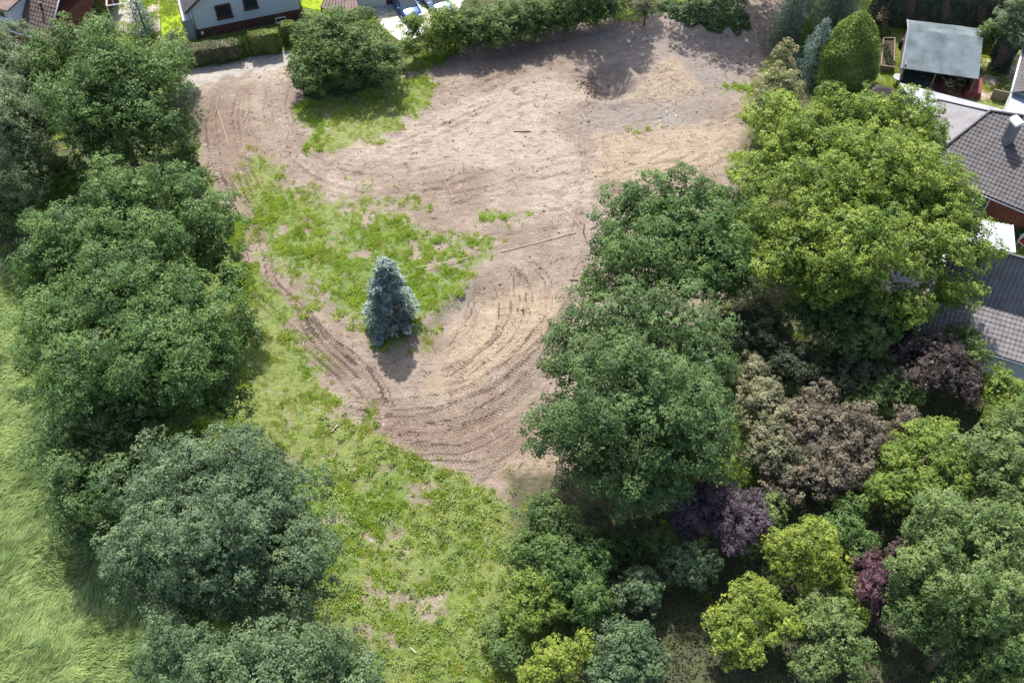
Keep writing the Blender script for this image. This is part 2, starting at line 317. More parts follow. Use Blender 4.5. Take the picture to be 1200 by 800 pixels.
clod = fbm(gx, gy, .55, 21, 2)*.035+fbm(gx, gy, 1.6, 22, 2)*.05
bare = (1-F_['gr'])*(1-F_['road']*.7)
gz = np.where(inn, macro(gx, gy), 0)+np.where(inn, (dz+clod*(1-.4*F_['sand']))*(1-.75*F_['gr']), 0)
gz = gz+np.where(inn, F_['gr']*(.05*fbm(gx, gy, 1.1, 31, 3)+.03), 0)
q = np.arange(nx*ny).reshape(ny, nx)
GF = np.stack([q[:-1, :-1], q[:-1, 1:], q[1:, 1:], q[1:, :-1]], -1).reshape(-1, 4)
gz = gz*(1-.93*flat(gx, gy))
gme = np_mesh('ground', np.stack([gx, gy, gz], 1), GF, None, True)
def cattr(me, name, a, b, c, d):
    at = me.attributes.new(name, 'FLOAT_COLOR', 'POINT'); at.data.foreach_set('color', np.stack([a, b, c, d], 1).astype(np.float32).ravel())
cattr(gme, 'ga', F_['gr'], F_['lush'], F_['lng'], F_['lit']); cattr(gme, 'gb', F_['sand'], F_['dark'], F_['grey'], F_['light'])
cattr(gme, 'gc', tm, tu, tv, F_['road'])
GZI = gz.reshape(ny, nx)
def hz(x, y):
    """height of the ground sheet under a point"""
    i = min(max(np.searchsorted(xs, x)-1, 0), nx-2); j = min(max(np.searchsorted(ys, y)-1, 0), ny-2)
    fx = (x-xs[i])/(xs[i+1]-xs[i]); fy = (y-ys[j])/(ys[j+1]-ys[j])
    return float((GZI[j, i]*(1-fx)+GZI[j, i+1]*fx)*(1-fy)+(GZI[j+1, i]*(1-fx)+GZI[j+1, i+1]*fx)*fy)
def hza(x, y):
    i = np.clip(np.searchsorted(xs, x)-1, 0, nx-2); j = np.clip(np.searchsorted(ys, y)-1, 0, ny-2)
    fx = (x-xs[i])/(xs[i+1]-xs[i]); fy = (y-ys[j])/(ys[j+1]-ys[j])
    return (GZI[j, i]*(1-fx)+GZI[j, i+1]*fx)*(1-fy)+(GZI[j+1, i]*(1-fx)+GZI[j+1, i+1]*fx)*fy
def G(px, py, dz=0.0):
    p = P(px, py); return Vector((p.x, p.y, hz(p.x, p.y)+dz))
def gn_scatter(name, pts, scl, rot, tuft, label, cat):
    """one object of points, each carrying an instance of a small tuft (geometry nodes)"""
    me = bpy.data.meshes.new(name); me.vertices.add(len(pts)); me.vertices.foreach_set('co', pts.astype(np.float32).ravel())
    a = me.attributes.new('scl', 'FLOAT', 'POINT'); a.data.foreach_set('value', scl.astype(np.float32)); a = me.attributes.new('rot', 'FLOAT', 'POINT'); a.data.foreach_set('value', rot.astype(np.float32))
    o = link(name, me); ng = bpy.data.node_groups.new(name, 'GeometryNodeTree'); ng.interface.new_socket('Geometry', in_out='INPUT', socket_type='NodeSocketGeometry'); ng.interface.new_socket('Geometry', in_out='OUTPUT', socket_type='NodeSocketGeometry')
    N = ng.nodes; gi = N.new('NodeGroupInput'); go_ = N.new('NodeGroupOutput'); ip = N.new('GeometryNodeInstanceOnPoints'); oi = N.new('GeometryNodeObjectInfo'); oi.inputs['Object'].default_value = tuft
    m2p = N.new('GeometryNodeMeshToPoints'); ng.links.new(gi.outputs[0], m2p.inputs[0]); ng.links.new(m2p.outputs[0], ip.inputs['Points']); ng.links.new(oi.outputs['Geometry'], ip.inputs['Instance'])
    s = N.new('GeometryNodeInputNamedAttribute'); s.data_type = 'FLOAT'; s.inputs['Name'].default_value = 'scl'; ng.links.new(s.outputs['Attribute'], ip.inputs['Scale'])
    q = N.new('GeometryNodeInputNamedAttribute'); q.data_type = 'FLOAT'; q.inputs['Name'].default_value = 'rot'; cx = N.new('ShaderNodeCombineXYZ'); ng.links.new(q.outputs['Attribute'], cx.inputs[2]); ng.links.new(cx.outputs[0], ip.inputs['Rotation'])
    ng.links.new(ip.outputs[0], go_.inputs[0]); md = o.modifiers.new('scatter', 'NODES'); md.node_group = ng
    return tag(o, label, cat, kind='stuff')
def ground_material():
    m = bpy.data.materials.new('soil_and_turf'); m.use_nodes = True; t = m.node_tree; n = t.nodes; L = t.links.new; b = n['Principled BSDF']
    b.inputs['Roughness'].default_value = .95; b.inputs['Specular IOR Level'].default_value = .1
    tc = n.new('ShaderNodeTexCoord')
    def att(nm):
        a = n.new('ShaderNodeAttribute'); a.attribute_name = nm; s = n.new('ShaderNodeSeparateColor'); L(a.outputs['Color'], s.inputs[0]); return s.outputs[0], s.outputs[1], s.outputs[2], a.outputs['Alpha']
    gr, lush, lng, lit = att('ga'); sand, dark, grey, light = att('gb'); tm, tu, tv, road = att('gc')
    def noise(sc, det=5, rough=.6, vec=None, st=None, rot=0):
        z = n.new('ShaderNodeTexNoise'); z.inputs['Scale'].default_value = sc; z.inputs['Detail'].default_value = det; z.inputs['Roughness'].default_value = rough
        v = tc.outputs['Object']
        if st:
            mp = n.new('ShaderNodeMapping'); mp.inputs['Scale'].default_value = st; mp.inputs['Rotation'].default_value = (0, 0, math.radians(rot)); L(v, mp.inputs[0]); v = mp.outputs[0]
        L(v, z.inputs['Vector']); return z.outputs[0]
    def mth(op, a, c=None, d=None, clamp=False):
        k = n.new('ShaderNodeMath'); k.operation = op; k.use_clamp = clamp
        for i, v in enumerate((a, c, d)):
            if v is None: continue
            if isinstance(v, (int, float)): k.inputs[i].default_value = v
            else: L(v, k.inputs[i])
        return k.outputs[0]
    def rng(v, a, c, o0=0.0, o1=1.0):
        k = n.new('ShaderNodeMapRange'); k.inputs[1].default_value = a; k.inputs[2].default_value = c; k.inputs[3].default_value = o0; k.inputs[4].default_value = o1; L(v, k.inputs[0]); return k.outputs[0]
    def mix(f, a, c):
        k = n.new('ShaderNodeMix'); k.data_type = 'RGBA'; k.clamp_factor = True
        if isinstance(f, (int, float)): k.inputs[0].default_value = f
        else: L(f, k.inputs[0])
        for i, v in ((6, a), (7, c)):
            if isinstance(v, tuple): k.inputs[i].default_value = (*v, 1)
            else: L(v, k.inputs[i])
        return k.outputs[2]
    nA = noise(.35, 6); nB = noise(2.2, 6, .65); nC = noise(9, 5, .7); nD = noise(28, 3, .7); nE = noise(.9, 8, .72); nF = noise(.22, 8, .62); st1 = noise(1.0, 5, .6, st=(.35, 2.6, 1), rot=-22); st2 = noise(1.0, 5, .6, st=(.9, 5.5, 1), rot=-18)
    soil = mix(rng(nA, .35, .65), (.275, .228, .188), (.195, .158, .132))
    soil = mix(rng(nF, .49, .6, 0, .65), soil, (.165, .125, .10)); soil = mix(rng(nF, .44, .34, 0, .4), soil, (.345, .29, .235))
    soil = mix(mth('MULTIPLY', light, rng(nB, .3, .6, .5, 1.0)), soil, (.335, .285, .24))
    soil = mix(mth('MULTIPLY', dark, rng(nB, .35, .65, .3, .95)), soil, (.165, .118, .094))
    soil = mix(mth('MULTIPLY', grey, rng(nA, .3, .7, .5, 1.0)), soil, (.21, .188, .175))
    soil = mix(mth('MULTIPLY', sand, rng(nB, .25, .6, .3, .85)), soil, (.335, .265, .185))
    soil = mix(rng(st1, .52, .68, 0, .35), soil, (.21, .155, .13)); soil = mix(rng(st2, .52, .64, 0, .35), soil, (.18, .13, .105)); soil = mix(rng(nE, .51, .64, 0, .65), soil, (.175, .13, .105)); soil = mix(rng(nE, .42, .3, 0, .5), soil, (.45, .38, .32))
    soil = mix(rng(nC, .53, .68, 0, .7), soil, (.135, .10, .082)); soil = mix(rng(nC, .42, .28, 0, .45), soil, (.50, .43, .37))
    soil = mix(rng(nD, .62, .74, 0, .6), soil, (.13, .10, .08)); soil = mix(rng(nD, .36, .26, 0, .6), soil, (.55, .50, .45))
    # herringbone the tyres pressed in
    ph = mth('ADD', tu, mth('MULTIPLY', mth('ABSOLUTE', tv), .9)); wv = mth('SINE', mth('MULTIPLY', ph, 2*math.pi/.26))
    soil = mix(mth('MULTIPLY', mth('MULTIPLY', tm, rng(wv, .0, .8)), .42), soil, (.15, .10, .08))
    roadc = mix(rng(nB, .3, .7), (.37, .345, .32), (.29, .265, .24)); roadc = mix(rng(nC, .55, .7, 0, .5), roadc, (.25, .22, .2))
    soil = mix(road, soil, roadc)
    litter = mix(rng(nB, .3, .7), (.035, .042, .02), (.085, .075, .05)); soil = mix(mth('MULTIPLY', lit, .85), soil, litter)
    g0 = mix(rng(nB, .38, .62), (.12, .165, .035), (.22, .245, .075)); g1 = mix(rng(nB, .38, .62), (.055, .125, .018), (.105, .19, .028))
    g = mix(lush, g0, g1); g = mix(rng(nC, .5, .7, 0, .6), g, (.07, .10, .03))
    gl = mix(noise(1.0, 5, .6, st=(1.2, 7, 1), rot=-35), (.07, .11, .025), (.20, .25, .07)); g = mix(lng, g, gl)
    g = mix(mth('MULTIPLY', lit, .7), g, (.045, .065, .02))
    gm = rng(mth('ADD', gr, mth('MULTIPLY', mth('SUBTRACT', mth('MULTIPLY', mth('ADD', nC, mth('ADD', nB, nD)), .333), .5), 4.5)), .15, .95)
    L(mix(mth('MULTIPLY', gm, rng(nC, .3, .6, .7, 1.0)), soil, g), b.inputs['Base Color'])
    h = mth('ADD', mth('MULTIPLY', nC, .09), mth('MULTIPLY', nD, .035)); h = mth('ADD', h, mth('MULTIPLY', st2, .05))
    h = mth('ADD', h, mth('MULTIPLY', nB, .22)); h = mth('SUBTRACT', h, mth('MULTIPLY', mth('MULTIPLY', wv, tm), .03))
    bp = n.new('ShaderNodeBump'); bp.inputs['Strength'].default_value = 1.0; bp.inputs['Distance'].default_value = 1.0
    L(h, bp.inputs['Height']); L(bp.outputs[0], b.inputs['Normal'])
    return m
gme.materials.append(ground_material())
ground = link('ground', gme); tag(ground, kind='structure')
# ------------------------------------------------------------------ grass and weeds as geometry
def in_view(x, y, mar=3.0):
    y = y-CAMY; fw = y*CP+CAMH*SP; up = y*SP-CAMH*CP; hx, hy = 600/FOC, 400/FOC
    return (np.abs(x) < fw*hx+mar) & (up < fw*hy+mar) & (up > -fw*hy-mar)
def blades(n, zone, size, lean, wid, lushr=(0, 1), flow=None, seed=1):
    r = np.random.default_rng(seed); x0, x1, y0, y1 = zone
    x = r.uniform(x0, x1, n); y = r.uniform(y0, y1, n); return x, y, r
def grass_mesh(name, x, y, r, h, wd, lean, az, matl, label, cat='grass', var=None):
    n = len(x); z = hza(x, y)-.02; b = np.stack([x, y, z], 1)
    side = np.stack([-np.sin(az), np.cos(az), np.zeros(n)], 1); out = np.stack([np.cos(az), np.sin(az), np.zeros(n)], 1)
    tip = b+out*(h*lean)[:, None]+np.array([0, 0, 1])*(h*np.sqrt(np.clip(1-lean**2, .05, 1)))[:, None]
    mid = b+out*(h*lean*.4)[:, None]+np.array([0, 0, 1])*(h*.6*np.sqrt(np.clip(1-lean**2, .1, 1)))[:, None]
    V = np.stack([b-side*wd[:, None]*.6, mid+side*wd[:, None]*.5, tip, mid-side*wd[:, None]*.5], 1).reshape(-1, 3)
    F = np.arange(4*n).reshape(-1, 4)
    o = link(name, np_mesh(name, V, F, matl, False, np.clip(r.random(n)*.6+.2, 0, 1) if var is None else var)); tag(o, label, cat, kind='stuff'); return o
# ================================================================== TREES AND SHRUBS
def unit(v): return v/np.maximum(np.linalg.norm(v, axis=1, keepdims=True), 1e-9)
def lobe(px, py, wx, hy, zc, rz, base):
    """an ellipsoid of foliage seen centred at px,py with half width wx and half height hy pixels, centre zc metres up"""
    c = P(px, py, zc); d = depth_at(px, py, zc); rx = wx*d/FOC
    th = math.atan2(CAMH-zc, c.y-CAMY); vv = (hy*d/FOC)**2-(rz*math.cos(th))**2
    ry = math.sqrt(max(vv, (.35*rx)**2))/math.sin(th)
    return (c.x-base[0], c.y-base[1], zc-base[2], rx, ry, rz)
def crown_points(lobes, pr, dens, r, low=-.35, fill=.25, sub=6):
    """centres of the leaf clumps over the lobes, and their outward directions"""
    C = []; D = []; L = np.array(lobes)
    for i, (cx, cy, cz, rx, ry, rz) in enumerate(L):
        area = 4*math.pi*((rx*ry)**1.6+(rx*rz)**1.6+(ry*rz)**1.6)**(1/1.6)/3**(1/1.6)
        n = max(6, int(area/(pr*pr)*.45*dens)); m = int(n*(1+fill))
        d = unit(r.normal(size=(m*3, 3))); d = d[d[:, 2] > low][:m]
        lump = 1+.13*np.sin(d[:, 0]*5+i*1.7)+.11*np.sin(d[:, 1]*6+i)*np.cos(d[:, 2]*5)
        q_ = np.array([cx, cy, cz])+d*np.array([rx, ry, rz]); nz_ = vnoise(q_[:, 0]+q_[:, 2]*.7, q_[:, 1]-q_[:, 2]*.5, 1.9, 3+i)*.6+vnoise(q_[:, 0]-q_[:, 2]*.6, q_[:, 1]+q_[:, 2]*.8, 1.0, 7+i)*.4
        lump = lump+.26*nz_
        f = np.where(np.arange(len(d)) < n, r.uniform(.80, 1.04, len(d))*lump, r.uniform(.35, .75, len(d)))
        p = np.array([cx, cy, cz])+d*np.array([rx, ry, rz])*f[:, None]
        keep = (nz_ > -.42)|(r.random(len(p)) < .35)
        for j, q in enumerate(L):
            if j == i: continue
            e = np.linalg.norm((p-q[:3])/q[3:], axis=1); keep &= e > .62
        keep &= p[:, 2] > .15
        C.append(p[keep]); D.append(unit(d[keep]/np.array([rx, ry, rz])))
    return np.vstack(C), np.vstack(D)
def leaf_quads(cen, nrm, size, asp, r, fold=.25, tri=False):
    n = len(cen); a = unit(np.cross(nrm, unit(r.normal(size=(n, 3))))); b = np.cross(nrm, a); s = (size*r.uniform(.65, 1.35, n))[:, None]
    p0 = cen-a*s; p2 = cen+a*s; p1 = cen+b*s*asp+nrm*s*fold*.5; p3 = cen-b*s*asp+nrm*s*fold*.5
    if tri: return np.stack([p0, p1+a*s*.35, p3+a*s*.35], 1).reshape(-1, 3), np.arange(3*n).reshape(-1, 3)
    return np.stack([p0, p1, p2, p3], 1).reshape(-1, 3), np.arange(4*n).reshape(-1, 4)
def foliage(lobes, pr=.75, leaf=.11, nleaf=40000, seed=1, dens=1.0, flat=.65, low=-.35, fill=.25, asp=.6, up=.5, sub=5, droop=0.0, subr=.34, tri=True):
    r = np.random.default_rng(seed)
    C, D = crown_points(lobes, pr, dens, r, low, fill)
    k = len(C); prs = pr*r.uniform(.55, 1.25, k); cv = r.random(k)
    # twigs inside every clump
    ns = sub*3; sd = unit(r.normal(size=(k*ns, 3))+np.repeat(D, ns, 0)*.55+np.array([0, 0, .35])); rad = np.repeat(prs, ns)*r.uniform(.62, 1.0, k*ns)
    sc = np.repeat(C, ns, 0)+sd*np.stack([rad, rad, rad*flat], 1); srad = np.repeat(prs, ns)*subr*r.uniform(.6, 1.2, k*ns); scv = np.repeat(cv, ns)
    if droop: sc[:, 2] -= droop*r.random(k*ns)*rad
    wgt = srad**2; wgt /= wgt.sum(); idx = r.choice(k*ns, nleaf, p=wgt)
    ld = unit(r.normal(size=(nleaf, 3))+sd[idx]*.5+np.array([0, 0, .4])); lr = srad[idx]*np.cbrt(r.uniform(.1, 1.0, nleaf))
    lc = sc[idx]+ld*np.stack([lr, lr, lr*.75], 1)
    if droop: lc[:, 2] -= droop*.25*r.random(nleaf)
    nr = unit(ld*.45+sd[idx]*.75+np.array([0, 0, up])+r.normal(size=(nleaf, 3))*.38)
    V, F = leaf_quads(lc, nr, leaf, asp, r, tri=tri)
    var = np.clip(.5+(scv[idx]-.5)*.8+r.normal(size=nleaf)*.18, 0, 1)
    # larger shade leaves deep in the crown
    La = np.array(lobes); ni = int(nleaf*.07); j = r.choice(len(La), ni, p=(La[:, 3]*La[:, 4])/(La[:, 3]*La[:, 4]).sum()); d = unit(r.normal(size=(ni, 3))+[0, 0, .2])
    ci = La[j, :3]+d*La[j, 3:]*(r.uniform(.25, .78, ni))[:, None]; ci[:, 2] = np.maximum(ci[:, 2], .2)
    Vi, Fi = leaf_quads(ci, unit(d*.4+np.array([0, 0, .8])+r.normal(size=(ni, 3))*.5), leaf*2.4, .75, r, tri=tri)
    F = np.vstack([F, Fi+len(V)]); V = np.vstack([V, Vi]); var = np.concatenate([var, r.uniform(.1, .6, ni)])
    return V, F, var, C
def limbs(C, top, tr, r, nb=9, lean=(0, 0), thin=.5):
    """a tapered trunk with limbs reaching to the leaf clumps"""
    mb = MB(); h = top*thin
    P0 = Vector((0, 0, -.2)); pts = [P0, Vector((lean[0]*.2, lean[1]*.2, h*.4)), Vector((lean[0]*.6, lean[1]*.6, h)), Vector((lean[0], lean[1], top*.85))]
    mb.tube(pts, [tr*1.25, tr*.95, tr*.7, tr*.18], 8)
    for i in r.choice(len(C), min(nb, len(C)), replace=False):
        c = Vector(C[i])*.86; s = r.uniform(.45, 1.0); a = pts[1].lerp(pts[2], s) if r.random() < .6 else pts[2].lerp(pts[3], s*.6)
        if a.z > c.z: a = Vector((a.x, a.y, max(.3, c.z*.6)))
        m = a.lerp(c, .5)+Vector((r.normal()*.3, r.normal()*.3, .12*abs(c.z-a.z)+.05)); rr = tr*r.uniform(.28, .5)
        mb.tube([a, a.lerp(m, .5)+Vector((r.normal()*.12, r.normal()*.12, .1)), m, c], [rr, rr*.75, rr*.5, rr*.15], 5)
        for q in range(2):
            e = c+Vector((r.normal()*.6, r.normal()*.6, -abs(r.normal())*.3)); mb.tube([m, m.lerp(e, .6)+Vector((0, 0, .15)), e], [rr*.4, rr*.25, rr*.08], 4)
    return mb
BARK = mat('bark', (.13, .10, .075), .95, .1, noise=.4, nscale=6, bump=.8, bscale=30)
BARKG = mat('grey_bark', (.22, .20, .17), .95, .1, noise=.4, nscale=6, bump=.8, bscale=30)
M = {}
def LM(k, c1, c2, **a): M[k] = leafmat(k+'_leaves', c1, c2, **a)
LM('oak', (.034, .076, .022), (.12, .20, .055)); LM('oak_bright', (.065, .125, .022), (.24, .31, .055), trans=.35); LM('oak_grey', (.045, .085, .042), (.14, .20, .10))
LM('oak_blue', (.042, .085, .028), (.12, .185, .062)); LM('maple', (.045, .09, .028), (.125, .20, .055)); LM('willow', (.09, .13, .065), (.20, .255, .13), rough=.5)
LM('yellow', (.10, .155, .03), (.30, .36, .06), trans=.35, patch=1.2); LM('lime', (.08, .14, .03), (.22, .29, .055), trans=.35, patch=1.2); LM('shrub', (.05, .095, .03), (.14, .205, .06)); LM('dark', (.022, .036, .018), (.075, .09, .05))
LM('purple', (.035, .022, .032), (.11, .085, .10), trans=.12); LM('copper', (.055, .050, .040), (.20, .17, .115), trans=.2, patch=1.4); LM('plum', (.03, .022, .022), (.085, .065, .06), trans=.12); LM('olive', (.075, .085, .04), (.25, .25, .15), trans=.25, patch=1.4)
LM('red', (.05, .028, .035), (.17, .085, .11), trans=.2, patch=2); LM('teal', (.05, .095, .042), (.14, .20, .095)); LM('pale', (.065, .115, .035), (.18, .24, .08)); LM('thuja', (.085, .135, .026), (.20, .28, .06), trans=.2)
LM('thuja_gold', (.08, .12, .035), (.32, .29, .15), trans=.2); LM('spruce', (.09, .14, .12), (.30, .37, .33), trans=.05, rough=.5); LM('conifer_dark', (.03, .06, .04), (.085, .125, .08), trans=.1); LM('gold', (.30, .28, .02), (.55, .45, .04), trans=.3)
LM('ivy', (.035, .07, .025), (.10, .15, .05), trans=.2); LM('sky_fir', (.055, .10, .08), (.14, .20, .165), trans=.1); LM('hedge', (.06, .09, .04), (.17, .20, .10)); LM('box', (.025, .05, .015), (.06, .10, .03))
LM('grass', (.17, .285, .04), (.37, .49, .085), trans=.45, patch=.6); LM('grass_dry', (.25, .32, .06), (.44, .45, .15), trans=.4, patch=.6); LM('grass_long', (.06, .115, .03), (.35, .45, .18), trans=.3, patch=.25); LM('weed', (.09, .15, .035), (.23, .29, .08), trans=.3, patch=.5)
_seed = [100]
LEAFTOT = [0]
def tree(name, kind, lobes, label, cat='tree', base=None, pr=.85, leaf=.11, cover=5.8, group=None, trunk=.32, bark=BARK, limbn=12, **kw):
    """lobes given in photo pixels: (px, py, half width, half height, height of centre, vertical radius)"""
    _seed[0] += 1; sd = _seed[0]; r = np.random.default_rng(sd)
    if base is None:
        q = [P(l[0], l[1], l[4]) for l in lobes]; bx = sum(a.x for a in q)/len(q); by = sum(a.y for a in q)/len(q)
    else: g = P(*base); bx, by = g.x, g.y
    bz = hz(bx, by); B = (bx, by, bz); L = [lobe(*l, B) for l in lobes]; L = [(l[0], l[1], l[2], max(l[3]-.55*pr, .5*l[3]), max(l[4]-.55*pr, .5*l[4]), l[5]) for l in L]
    # spread of the crown seen from above, for the number of leaves
    s = np.random.default_rng(1).uniform(-1, 1, (4000, 2)); x0 = min(l[0]-l[3] for l in L); x1 = max(l[0]+l[3] for l in L); y0 = min(l[1]-l[4] for l in L); y1 = max(l[1]+l[4] for l in L)
    X = (x0+x1)/2+s[:, 0]*(x1-x0)/2; Y = (y0+y1)/2+s[:, 1]*(y1-y0)/2; inside = np.zeros(4000, bool)
    for l in L: inside |= ((X-l[0])/l[3])**2+((Y-l[1])/l[4])**2 < 1
    area = inside.mean()*(x1-x0)*(y1-y0); leaf = leaf*.86; n = int(area*cover/(1.45*leaf*leaf*kw.get('asp', .6))); LEAFTOT[0] += n
    V, F, var, C = foliage(L, pr, leaf, n, sd, **kw)
    o = empty(name, B, 0, label, cat, group)
    link('crown', np_mesh(name+'_crown', V, F, M[kind], False, var), o)
    top = max(l[2]+l[5] for l in L)
    link('trunk', limbs(C, top, trunk, r, limbn).mesh(name+'_trunk', bark, True), o)
    return o
# ---- the big trees on the left
tree('oak_tree', 'oak', [(95,285,68,58,8,3.2),(150,240,60,48,8.5,3),(205,235,45,42,8,2.6),(240,280,42,50,7,3),(150,300,80,60,9,3),(62,325,46,44,6,3),(260,320,24,30,5,2)], 'big green oak with ruffled crown nearest the upper left thicket, left of the bare soil', pr=1.0)
tree('oak_tree', 'oak', [(88,385,66,58,8,3.2),(140,350,70,60,9.5,3),(215,370,70,65,9.5,3.2),(250,420,54,62,7.5,3.5),(190,430,85,70,9.5,3.5),(118,440,76,65,8.5,3.5),(78,440,40,50,6,3),(170,480,75,40,7,3),(240,465,50,40,6.5,2.8),(60,395,40,50,5.5,3)], 'largest dark green oak at left, its crown bulging over the yellow grass strip', pr=1.05)
tree('oak_tree', 'oak_blue', [(105,515,50,48,6,3),(90,565,34,46,5,2.8),(125,580,48,52,5.5,3),(150,510,50,40,6,2.8),(110,630,36,30,3.5,2.4),(95,590,44,44,4,2.6),(130,545,50,44,5,2.8),(70,530,34,44,4.5,2.6)], 'dark oak standing in the shadow between the long meadow and the grey-green oak', pr=.8)
tree('oak_tree', 'oak_grey', [(190,580,70,62,8,3.2),(265,565,75,60,9,3),(325,600,62,60,8,3.2),(345,660,56,60,7,3.2),(260,640,95,70,9.5,3.5),(180,650,64,62,7,3.2),(230,705,60,52,6,3),(320,705,60,45,6,3)], 'grey-green oak with dense round crown at lower left, beside the long meadow grass', pr=.85, leaf=.1)
tree('oak_tree', 'teal', [(200,765,38,50,6.5,2.5),(262,790,60,52,8,3),(330,775,58,48,8.5,3),(395,780,48,40,7.5,2.6),(430,800,30,32,6,2.4),(330,830,110,50,8,3)], 'green oak cut by the bottom edge of the photo, left of the weedy grass', pr=.8, leaf=.1)
tree('maple_tree', 'maple', [(95,62,52,42,10,3),(140,85,62,50,11,3),(185,95,45,48,9,3),(105,120,55,50,10,3),(165,150,58,42,8.5,3),(205,150,30,36,6,2.6),(130,130,76,56,8,3),(85,130,50,44,7,2.6),(60,100,34,50,8,3),(120,170,60,34,7,2.6)], 'wide dark green maple at upper left beside the road end', pr=.95, fill=.5, cover=6.5, leaf=.115)
tree('willow_tree', 'willow', [(15,85,45,55,9,3.5),(-5,140,60,60,9,3.5),(40,150,30,55,7,3),(20,200,42,50,6,3)], 'pale feathery willow at the far left edge behind the maple', pr=.7, leaf=.11, asp=.3, droop=.8, cover=4.5, fill=.5, bark=BARKG)
tree('hazel_shrub', 'pale', [(205,60,20,24,3.2,1.6),(190,85,26,24,3.5,1.6),(218,75,12,14,2.2,1.0)], 'light yellow-green hazel shrub by the hedge end at the road', 'shrub', pr=.4, leaf=.09, trunk=.08)
# ---- right side
tree('oak_tree', 'oak_bright', [(905,150,34,40,7,2.6),(940,170,52,46,9,2.6),(985,135,45,32,10,2.4),(1035,135,48,34,10.5,2.4),(1075,160,38,40,10,2.4),(960,225,64,50,10.5,2.6),(1030,200,64,50,11.5,2.6),(1085,225,48,44,10,2.4),(1115,262,50,32,9,2.0),(1142,300,32,26,8,1.7),(1080,300,56,42,9,2.4),(1010,290,66,54,10.5,2.8),(940,290,46,46,9,2.6),(1110,345,36,32,6.5,2.0),(1060,360,36,30,6.5,2),(895,215,38,44,8,2.4),(890,270,36,40,7.5,2.2),(920,320,44,34,7.5,2.2),(985,340,50,30,7.5,2.2),(1005,170,62,44,9.3,2.2),(1060,195,50,40,9,2.2),(1060,250,60,44,9.5,2.4),(1000,240,60,44,10,2.4)],
     'huge bright green oak spreading over the garden at right, partly hiding the tiled roofs', base=(1010,300,0), pr=.8, leaf=.105, trunk=.45, limbn=30, subr=.32)
tree('oak_tree', 'oak', [(745,245,52,38,8,2.6),(800,250,52,44,8.5,2.8),(722,295,34,38,6.5,2.4),(775,300,64,48,8.5,2.8),(835,300,48,52,8,2.8),(700,325,16,22,4.5,1.5),(745,335,44,26,6.5,1.8),(700,345,24,20,4.5,1.5),(855,255,30,36,6.5,2.2),(790,275,60,44,8.8,2.4),(860,320,40,44,6.5,2.4),(810,335,50,30,7.5,2)], 'dark green oak with ragged top edge against the bare soil, left of the bright oak', pr=.75, leaf=.105, subr=.32)
tree('oak_tree', 'oak_blue', [(725,380,75,45,9,2.6),(790,385,64,46,9.5,2.6),(680,425,52,48,8,2.8),(745,440,80,52,10.5,3),(825,430,42,58,9,2.8),(655,495,48,46,6,2.6),(710,500,66,50,9,2.8),(780,500,72,55,9.5,3),(835,500,32,50,7.5,2.8),(740,565,64,46,6,2.8),(690,555,34,30,4,2.0),(790,545,56,44,7,2.8),(760,470,80,60,8,3),(815,530,44,44,6,2.4),(700,530,56,44,5.5,2.6)],
     'blue-green oak hanging over the lower edge of the bare soil, right of centre', pr=.8, leaf=.1, subr=.32)
tree('young_maple_tree', 'shrub', [(960,370,44,32,4.5,1.8),(1005,385,50,36,5,2),(1045,370,35,30,4.5,1.8),(985,350,50,26,5.5,1.6)], 'green maple with layered branches in the shade below the bright oak', pr=.55, leaf=.11)
SH = 'shrub'
def shrub(kind, lobes, label, name='shrub', cat='shrub', **kw):
    a = dict(pr=.42, leaf=.085, trunk=.07, limbn=9, cover=5.2); a.update(kw); return tree(name, kind, lobes, label, cat, **a)
shrub('plum', [(1095,430,46,40,4.5,1.8),(1130,450,22,30,3.2,1.4),(1065,410,26,26,3.5,1.4)], 'nearly black purple-leaved shrub below the lower tiled roof', 'plum_shrub', pr=.5)
shrub('shrub', [(1140,420,16,34,3.5,1.5),(1125,395,20,18,3.6,1.2)], 'narrow green shrub at the gutter corner of the lower tiled roof')
shrub('dark', [(890,395,40,38,3.5,1.8),(930,430,45,36,3.2,1.6),(1010,440,50,32,3.0,1.5),(970,455,45,28,2.8,1.4)], 'dark shaded thicket under the bright oak, above the copper shrub', 'thicket', 'thicket', pr=.55)
shrub('olive', [(895,480,30,48,4,1.8),(905,530,34,36,3.5,1.6),(880,440,20,26,3.5,1.4)], 'olive and cream leaved shrub right beside the blue-green oak', 'olive_shrub', pr=.45)
shrub('copper', [(955,495,40,40,4,1.8),(1005,510,38,38,4,1.8),(975,550,50,34,3.5,1.6),(920,565,26,28,2.8,1.3)], 'copper-brown shrub with pinkish leaves in the middle of the right thicket', 'copper_shrub', pr=.45)
shrub('shrub', [(1050,465,36,26,3.2,1.4),(1010,470,30,22,3.0,1.2)], 'grey-green shrub between the copper shrub and the purple-black one')
shrub('purple', [(830,590,42,36,4,1.8),(860,615,36,34,3.5,1.6),(805,605,24,28,3,1.4),(880,600,18,30,3,1.4)], 'big smoky purple shrub below the blue-green oak', 'smoke_bush', pr=.42, asp=.4)
shrub('yellow', [(945,640,46,34,4.2,1.7),(920,650,26,28,3.2,1.4),(970,665,26,26,3.2,1.4),(945,670,34,26,3,1.3)], 'round yellow-green shrub between the smoky purple shrub and the small crimson one')
shrub('red', [(1028,690,26,26,3.2,1.4),(1018,660,16,18,3,1.1),(1030,715,14,16,2.2,1.0)], 'small crimson and purple shrub left of the large green tree at lower right', 'crimson_shrub', asp=.4, pr=.34)
shrub('yellow', [(855,740,36,32,3,1.4),(880,705,34,28,3.2,1.4),(910,730,28,28,2.8,1.3),(870,765,28,20,2,1.0)], 'spreading yellow-green shrub at the edge of the small shaded clearing', pr=.4)
